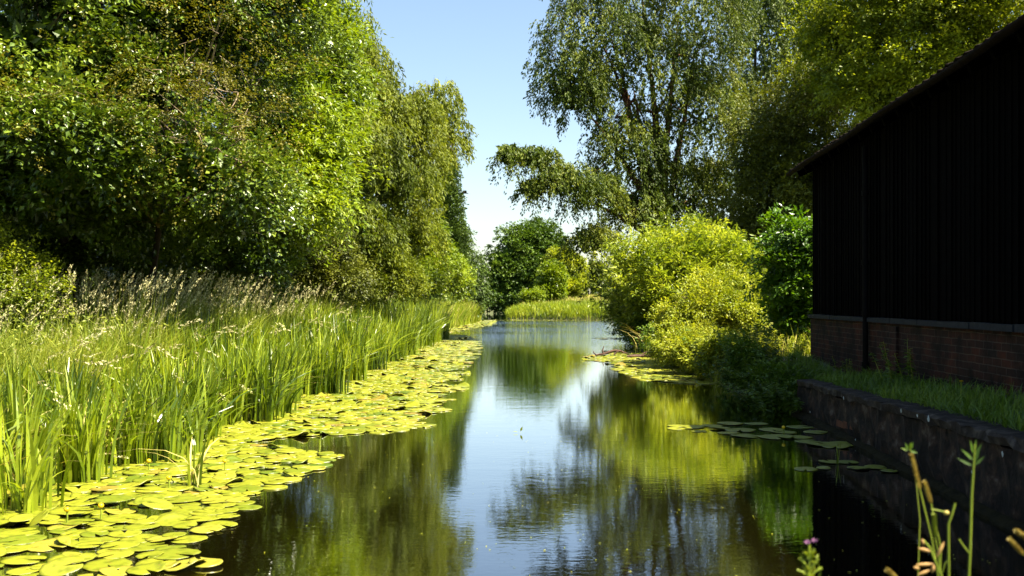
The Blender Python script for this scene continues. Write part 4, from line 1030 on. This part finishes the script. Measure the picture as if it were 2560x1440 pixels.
# ------------------------------------------------------------------ small things
# dandelion on the quay
root = empty("dandelion", (4.32, 9.6, float(ground(4.32, 9.6))), "single yellow dandelion flower in the shaded quay grass", "flower")
g = Geo(); tube(g, [(0, 0, -.02), (.01, 0, .15), (.012, 0, .24)], .003, 5); g.build("stem", M['stem_green'], root)
g = Geo(); a = rng.uniform(0, 2*pi, 60); D = np.column_stack([np.cos(a), np.sin(a), rng.uniform(.1, 1, 60)])
leaves(g, np.tile([[.012, 0, .24]], (60, 1)), D, np.tile([[0, 0, 1.]], (60, 1)) + .1, .026, .008, rng.random(60)); g.build("flower", M['yellow_petal'], root)

# reddish floating branch off the right-hand pads
root = empty("driftwood", (2.95, 29.8, 0), "reddish-brown driftwood with stubby twigs lying by the far tip of the right lily pads", "driftwood")
g = Geo(); tube(g, curve(np.array([-.5, 0, .02]), np.array([.55, .1, .07]), rng, 9, .05, .2), np.array([.02, .03, .045, .035, .045, .03, .03, .02, .01]), 8, cap=True)
tube(g, [(-.2, 0, .05), (-.24, .02, .18), (-.2, .02, .30)], [.035, .025, .012], 6); tube(g, [(.1, 0, .05), (.2, .02, .14), (.35, .02, .17)], [.03, .02, .01], 6)
tube(g, [(-.4, 0, .03), (-.5, .02, .10), (-.52, .02, .16)], [.02, .02, .01], 6)
g.build("branch", M['rock_red'], root, True)
root = empty("driftwood", (3.75, 29.0, 0), "second reddish piece of driftwood lying on the right lily pads nearer the bank", "driftwood")
g = Geo(); tube(g, curve(np.array([-.4, 0, .04]), np.array([.4, .05, .06]), rng, 7, .04, .2), np.array([.02, .04, .045, .05, .04, .03, .015]), 8, cap=True); tube(g, [(.05, 0, .05), (.1, .02, .14), (.2, .02, .17)], [.03, .02, .01], 6)
g.build("branch", M['rock_red'], root, True)
# dry reed stalks leaning out below the willow bush
g = Geo()
root = empty("reed_clump", (4.3, 30.5, .1), "dry leaning reed stalks sticking out over the water below the domed bush", "reeds")
n = 14; blades(g, rng, np.column_stack([rng.normal(0, .25, n), rng.normal(0, .3, n), np.full(n, 0.)]), rng.uniform(.8, 1.5, n), np.full(n, .03), lean_dirs(rng, n, (-2, 0), .6), rng.uniform(.5, 1.0, n), rng.random(n), 5)
g.build("leaves", M['dead_reed'], root)
root = empty("reed_clump", (3.75, 29.2, 0), "two or three upright green reeds in the right lily pads", "reeds")
g = Geo(); n = 6; blades(g, rng, np.column_stack([rng.normal(0, .15, n), rng.normal(0, .1, n), np.full(n, -.05)]), rng.uniform(.5, .95, n), np.full(n, .035), lean_dirs(rng, n), rng.uniform(.02, .12, n), rng.random(n), 5)
g.build("leaves", M['reed_leaf'], root)
root = empty("reed_clump", (P(2092, 1100, 1)[0] * 9.9, 9.9, 0), "short green sprig standing in the shaded pads by the quay", "reeds")
g = Geo(); n = 6; blades(g, rng, np.column_stack([rng.normal(0, .012, n), rng.normal(0, .012, n), np.full(n, -.05)]), rng.uniform(.15, .32, n), np.full(n, .012), lean_dirs(rng, n), rng.uniform(.02, .2, n), rng.random(n), 5)
g.build("leaves", M['reed_leaf'], root)
# floating feather in midstream
pf = P(1295, 1083, CAM_H * F / (1083 - 757))
root = empty("floating_leaf", (pf[0], pf[1], .01), "small pale leaf floating alone in the middle of the river", "leaf")
g = Geo(); leaves(g, np.array([[0, 0, .005], [.03, 0, .01]]), np.array([[-1., .1, .1], [.4, .1, 1]]), np.array([[0, 0, 1.], [0, 1, .2]]), .07, .03, np.array([.8, .4])); g.build("blade", M['lime_leaf'], root)
# bird in the gap
pb_ = P(1163, 482, 60)
root = empty("bird", pb_, "tiny dark bird flying in the open sky beside the poplar", "bird")
g = Geo(); V = []
tube(g, [(-.16, 0, .05), (-.11, 0, .04), (0, 0, 0), (.12, 0, -.03), (.22, 0, -.06)], [.008, .035, .05, .03, .006], 8)
g.add([(-.05, 0, .02), (.08, 0, -.0), (.10, -.30, .10), (-.02, -.22, .12)], [[0, 1, 2, 3]]); g.add([(-.05, 0, .02), (.08, 0, 0), (.10, .30, .08), (-.02, .22, .10)], [[0, 1, 2, 3]])
g.add([(.18, -.02, -.05), (.18, .02, -.05), (.30, .05, -.08), (.30, -.05, -.08)], [[0, 1, 2, 3]])
g.build("body", M['feather'], root, True)

# foreground stems on the near bank
FY = 2.6
def fp(px, py, Y=FY): return P(px, py, Y)
def spike_stem(pts_px, label, head=(0, .16), Y=FY, r=.0017, hr=.0024, head_mat='foxtail', bumps=0):
    pts = np.array([fp(a, b, Y) for a, b in pts_px]); base = pts[0].copy(); base[2] = float(ground(base[0], base[1]))
    pts = np.vstack([[base[0], base[1], base[2] - .02], pts]); root = empty("grass_stem", base, label, "grass stem", "seeding grass stems on the near bank")
    g = Geo(); tube(g, pts - base, np.linspace(r * 1.2, r * .8, len(pts)), 6); g.build("stem", M['stem_green'], root, True)
    a = pts[-2]; b = pts[-1]; d = b - a; L = np.linalg.norm(d)
    g = Geo(); n = 260; t = rng.random(n); ang_ = rng.uniform(0, 2*pi, n); dd = d / L
    s = nrm(np.cross(dd, [0, 1, .1])); u = np.cross(dd, s)
    out = np.cos(ang_)[:, None] * s + np.sin(ang_)[:, None] * u
    rad = hr * np.sin(np.clip(t * .93 + .06, 0, 1) * pi) ** .4
    tube(g, np.array([a + d * x for x in np.linspace(0, 1, 9)]) - base, hr * .8 * np.sin(np.linspace(.08, .97, 9) * pi) ** .5, 7)
    leaves(g, a + d * t[:, None] + out * (rad * .55)[:, None] - base, nrm(out * .6 + dd * 1.0), out, .012, .004, rng.random(n))
    g.build("seed_head", M[head_mat], root)
    return root
spike_stem([(2345, 1440), (2330, 1350), (2300, 1225), (2280, 1140)], "tallest tan foxtail grass head rising over the dark water at lower right")
spike_stem([(2350, 1440), (2352, 1370), (2328, 1260), (2312, 1208)], "second foxtail grass head, just right of the tallest one", Y=2.65)
spike_stem([(2352, 1440), (2345, 1380), (2338, 1345), (2335, 1290)], "green unripe grass head below the two foxtails", Y=2.55, head_mat='stem_green', hr=.003)
spike_stem([(2560 + 40, 1440), (2590, 1400), (2560, 1388), (2528, 1352)], "tan grass head entering from the right edge of the photo", Y=2.5)
spike_stem([(2615, 1440), (2600, 1390), (2575, 1350), (2545, 1330)], "upper tan grass head at the right edge of the photo", Y=2.5, hr=.0035)
spike_stem([(2290, 1500), (2262, 1470), (2245, 1448), (2222, 1428)], "small tan grass head at the bottom edge left of the foxtails", Y=2.5)
# pinkish panicle
base = fp(2380, 1500, 2.5); base[2] = float(ground(base[0], base[1]))
root = empty("grass_stem", base, "drooping pinkish grass panicle at the bottom edge among the foxtail stems", "grass stem")
g = Geo(); c = np.array([fp(2380, 1500, 2.5), fp(2345, 1420, 2.5), fp(2325, 1370, 2.5), fp(2308, 1350, 2.5)]); tube(g, np.vstack([[base], c]) - base, .0025, 6); g.build("stem", M['stem_green'], root, True)
g = Geo()
for px, py, dx, dy in ((2330, 1380, -35, -10), (2340, 1395, 20, -40), (2335, 1410, -45, 2), (2325, 1425, -30, 12), (2300, 1422, -16, -4), (2330, 1432, 5, -20), (2310, 1362, -6, -14)):
    a = fp(px, py, 2.5); b = fp(px + dx, py + dy, 2.5); tube(g, np.array([a, a*.65+b*.35, a*.3+b*.7, b]) - base, [.001, .0042, .0042, .001], 7)
g.build("seed_head", M['pink_head'], root, True)
# thin stem with pale bud
def sub(pts): return np.array([fp(a, b) for a, b in pts])
base = fp(2372, 1460); base[2] = float(ground(base[0], base[1]))
root = empty("plant", base, "thin green stem with a pale bud and forked tip, right of the foxtails", "plant")
g = Geo(); tube(g, np.vstack([[base], sub([(2372, 1440), (2371, 1310), (2380, 1285), (2388, 1258)])]) - base, .0027, 6); tube(g, sub([(2371, 1282), (2350, 1277), (2328, 1273)]) - base, .0015, 5); tube(g, sub([(2356, 1432), (2362, 1410), (2374, 1395)]) - base, .0015, 5)
g.build("stem", M['stem_green'], root, True)
g = Geo(); ball(g, fp(2366, 1282) - base, .006, 8, 5, .5, 0, (1.3, 1, 1)); g.build("bud", M['foxtail'], root, True)
# tall leafy sprig
base = fp(2422, 1460); base[2] = float(ground(base[0], base[1]))
root = empty("plant", base, "tall green stem topped with narrow upright leaves in front of the quay wall", "plant")
g = Geo(); tube(g, np.vstack([[base], sub([(2422, 1440), (2425, 1380), (2429, 1240), (2433, 1180), (2437, 1110)])]) - base, [.003, .003, .003, .0028, .0024, .0018], 6)
tube(g, sub([(2422, 1382), (2405, 1360), (2398, 1348)]) - base, .002, 5); g.build("stem", M['stem_green'], root, True)
g = Geo(); Pb, D = [], []
for a, b in (((2433, 1165), (2392, 1145)), ((2434, 1150), (2402, 1122)), ((2436, 1140), (2425, 1100)), ((2436, 1140), (2455, 1108)), ((2433, 1165), (2462, 1140)), ((2435, 1150), (2410, 1135)), ((2436, 1130), (2440, 1098)), ((2434, 1158), (2450, 1122))):
    Pb.append(fp(*a)); D.append(fp(*b) - fp(*a))
Pb = np.array(Pb); D = np.array(D); leaves(g, Pb - base, D, np.tile([[.2, -1, .3]], (len(Pb), 1)), np.linalg.norm(D, axis=1), .009, rng.random(len(Pb)), 0, .1)
g.build("leaves", M['weed_leaf'], root)
# little sprig by the wall
base = fp(2272, 1500, 2.9); base[2] = float(ground(base[0], base[1]))
root = empty("plant", base, "small dark green leafy tip behind the tallest foxtail", "plant")
g = Geo(); tube(g, np.vstack([[base], [fp(2300, 1300, 2.9), fp(2285, 1150, 2.9), fp(2272, 1115, 2.9)]]) - base, .0016, 5); g.build("stem", M['stem_green'], root)
g = Geo(); Pb = np.array([fp(2274, 1125, 2.9)] * 5) - base; D = np.array([[-.5, 0, .8], [.4, 0, .9], [-.9, 0, .2], [.8, 0, -.3], [0, -.3, 1]]); leaves(g, Pb, D, np.tile([[0, -1, .2]], (5, 1)), .026, .011, rng.random(5)); g.build("leaves", M['weed_leaf'], root)
# willowherb with pink flower
base = fp(2020, 1500, 2.5); base[2] = float(ground(base[0], base[1]))
root = empty("willowherb", base, "willowherb with small pink flowers and buds at the bottom edge of the photo", "flower")
g = Geo(); tube(g, np.vstack([[base], [fp(2022, 1440, 2.5), fp(2024, 1395, 2.5), fp(2023, 1362, 2.5)]]) - base, .003, 6)
for a, b in (((2024, 1425), (1998, 1395)), ((2024, 1430), (2046, 1396)), ((2024, 1440), (2055, 1420)), ((2023, 1440), (1992, 1425)), ((2024, 1400), (2010, 1380)), ((2024, 1395), (2036, 1372))):
    A, B = fp(*a, 2.5), fp(*b, 2.5); tube(g, np.array([A, (A+B)/2 + [0, 0, .002], B]) - base, [.002, .003, .004], 6)
g.build("stem", M['stem_green'], root, True)
g = Geo(); n = 26; Pb = np.concatenate([np.tile(fp(2018, 1358, 2.5), (16, 1)), np.tile(fp(2036, 1354, 2.5), (10, 1))]) - base
a = rng.uniform(0, 2*pi, n); leaves(g, Pb, np.column_stack([np.cos(a), np.sin(a) * .6, rng.uniform(.2, 1, n)]), unit(rng, n), .010, .006, rng.random(n)); g.build("flower", M['pink_petal'], root)
g = Geo(); n = 40; Pb = np.array([fp(2024 + rng.normal(0, 12), 1410 + rng.uniform(-30, 40), 2.5) for _ in range(n)]) - base
leaves(g, Pb, unit(rng, n) + [0, 0, .7], unit(rng, n), .022, .007, rng.random(n)); g.build("leaves", M['sunny_weed'], root)

# specks of pollen and fallen leaf bits on the water
rng = np.random.default_rng(77)
g = Geo(); n = 800; Y = 5 + 30 * rng.random(n) ** 1.5; X = rng.uniform(-2.2, 3.6, n); k = (X > np.interp(Y, edgeY, edgeX)) & (X < xr(Y) - .2); X, Y = X[k], Y[k]; n = len(X)
leaves(g, np.column_stack([X, Y, np.full(n, .004)]), np.column_stack([rng.normal(size=n), rng.normal(size=n), np.zeros(n)]), np.tile([[0, 0, 1.]], (n, 1)), rng.uniform(.008, .035, n), rng.uniform(.005, .014, n), rng.random(n), 0, .05)
tag(g.build("floating_specks", M['sunny_weed']), kind="stuff")
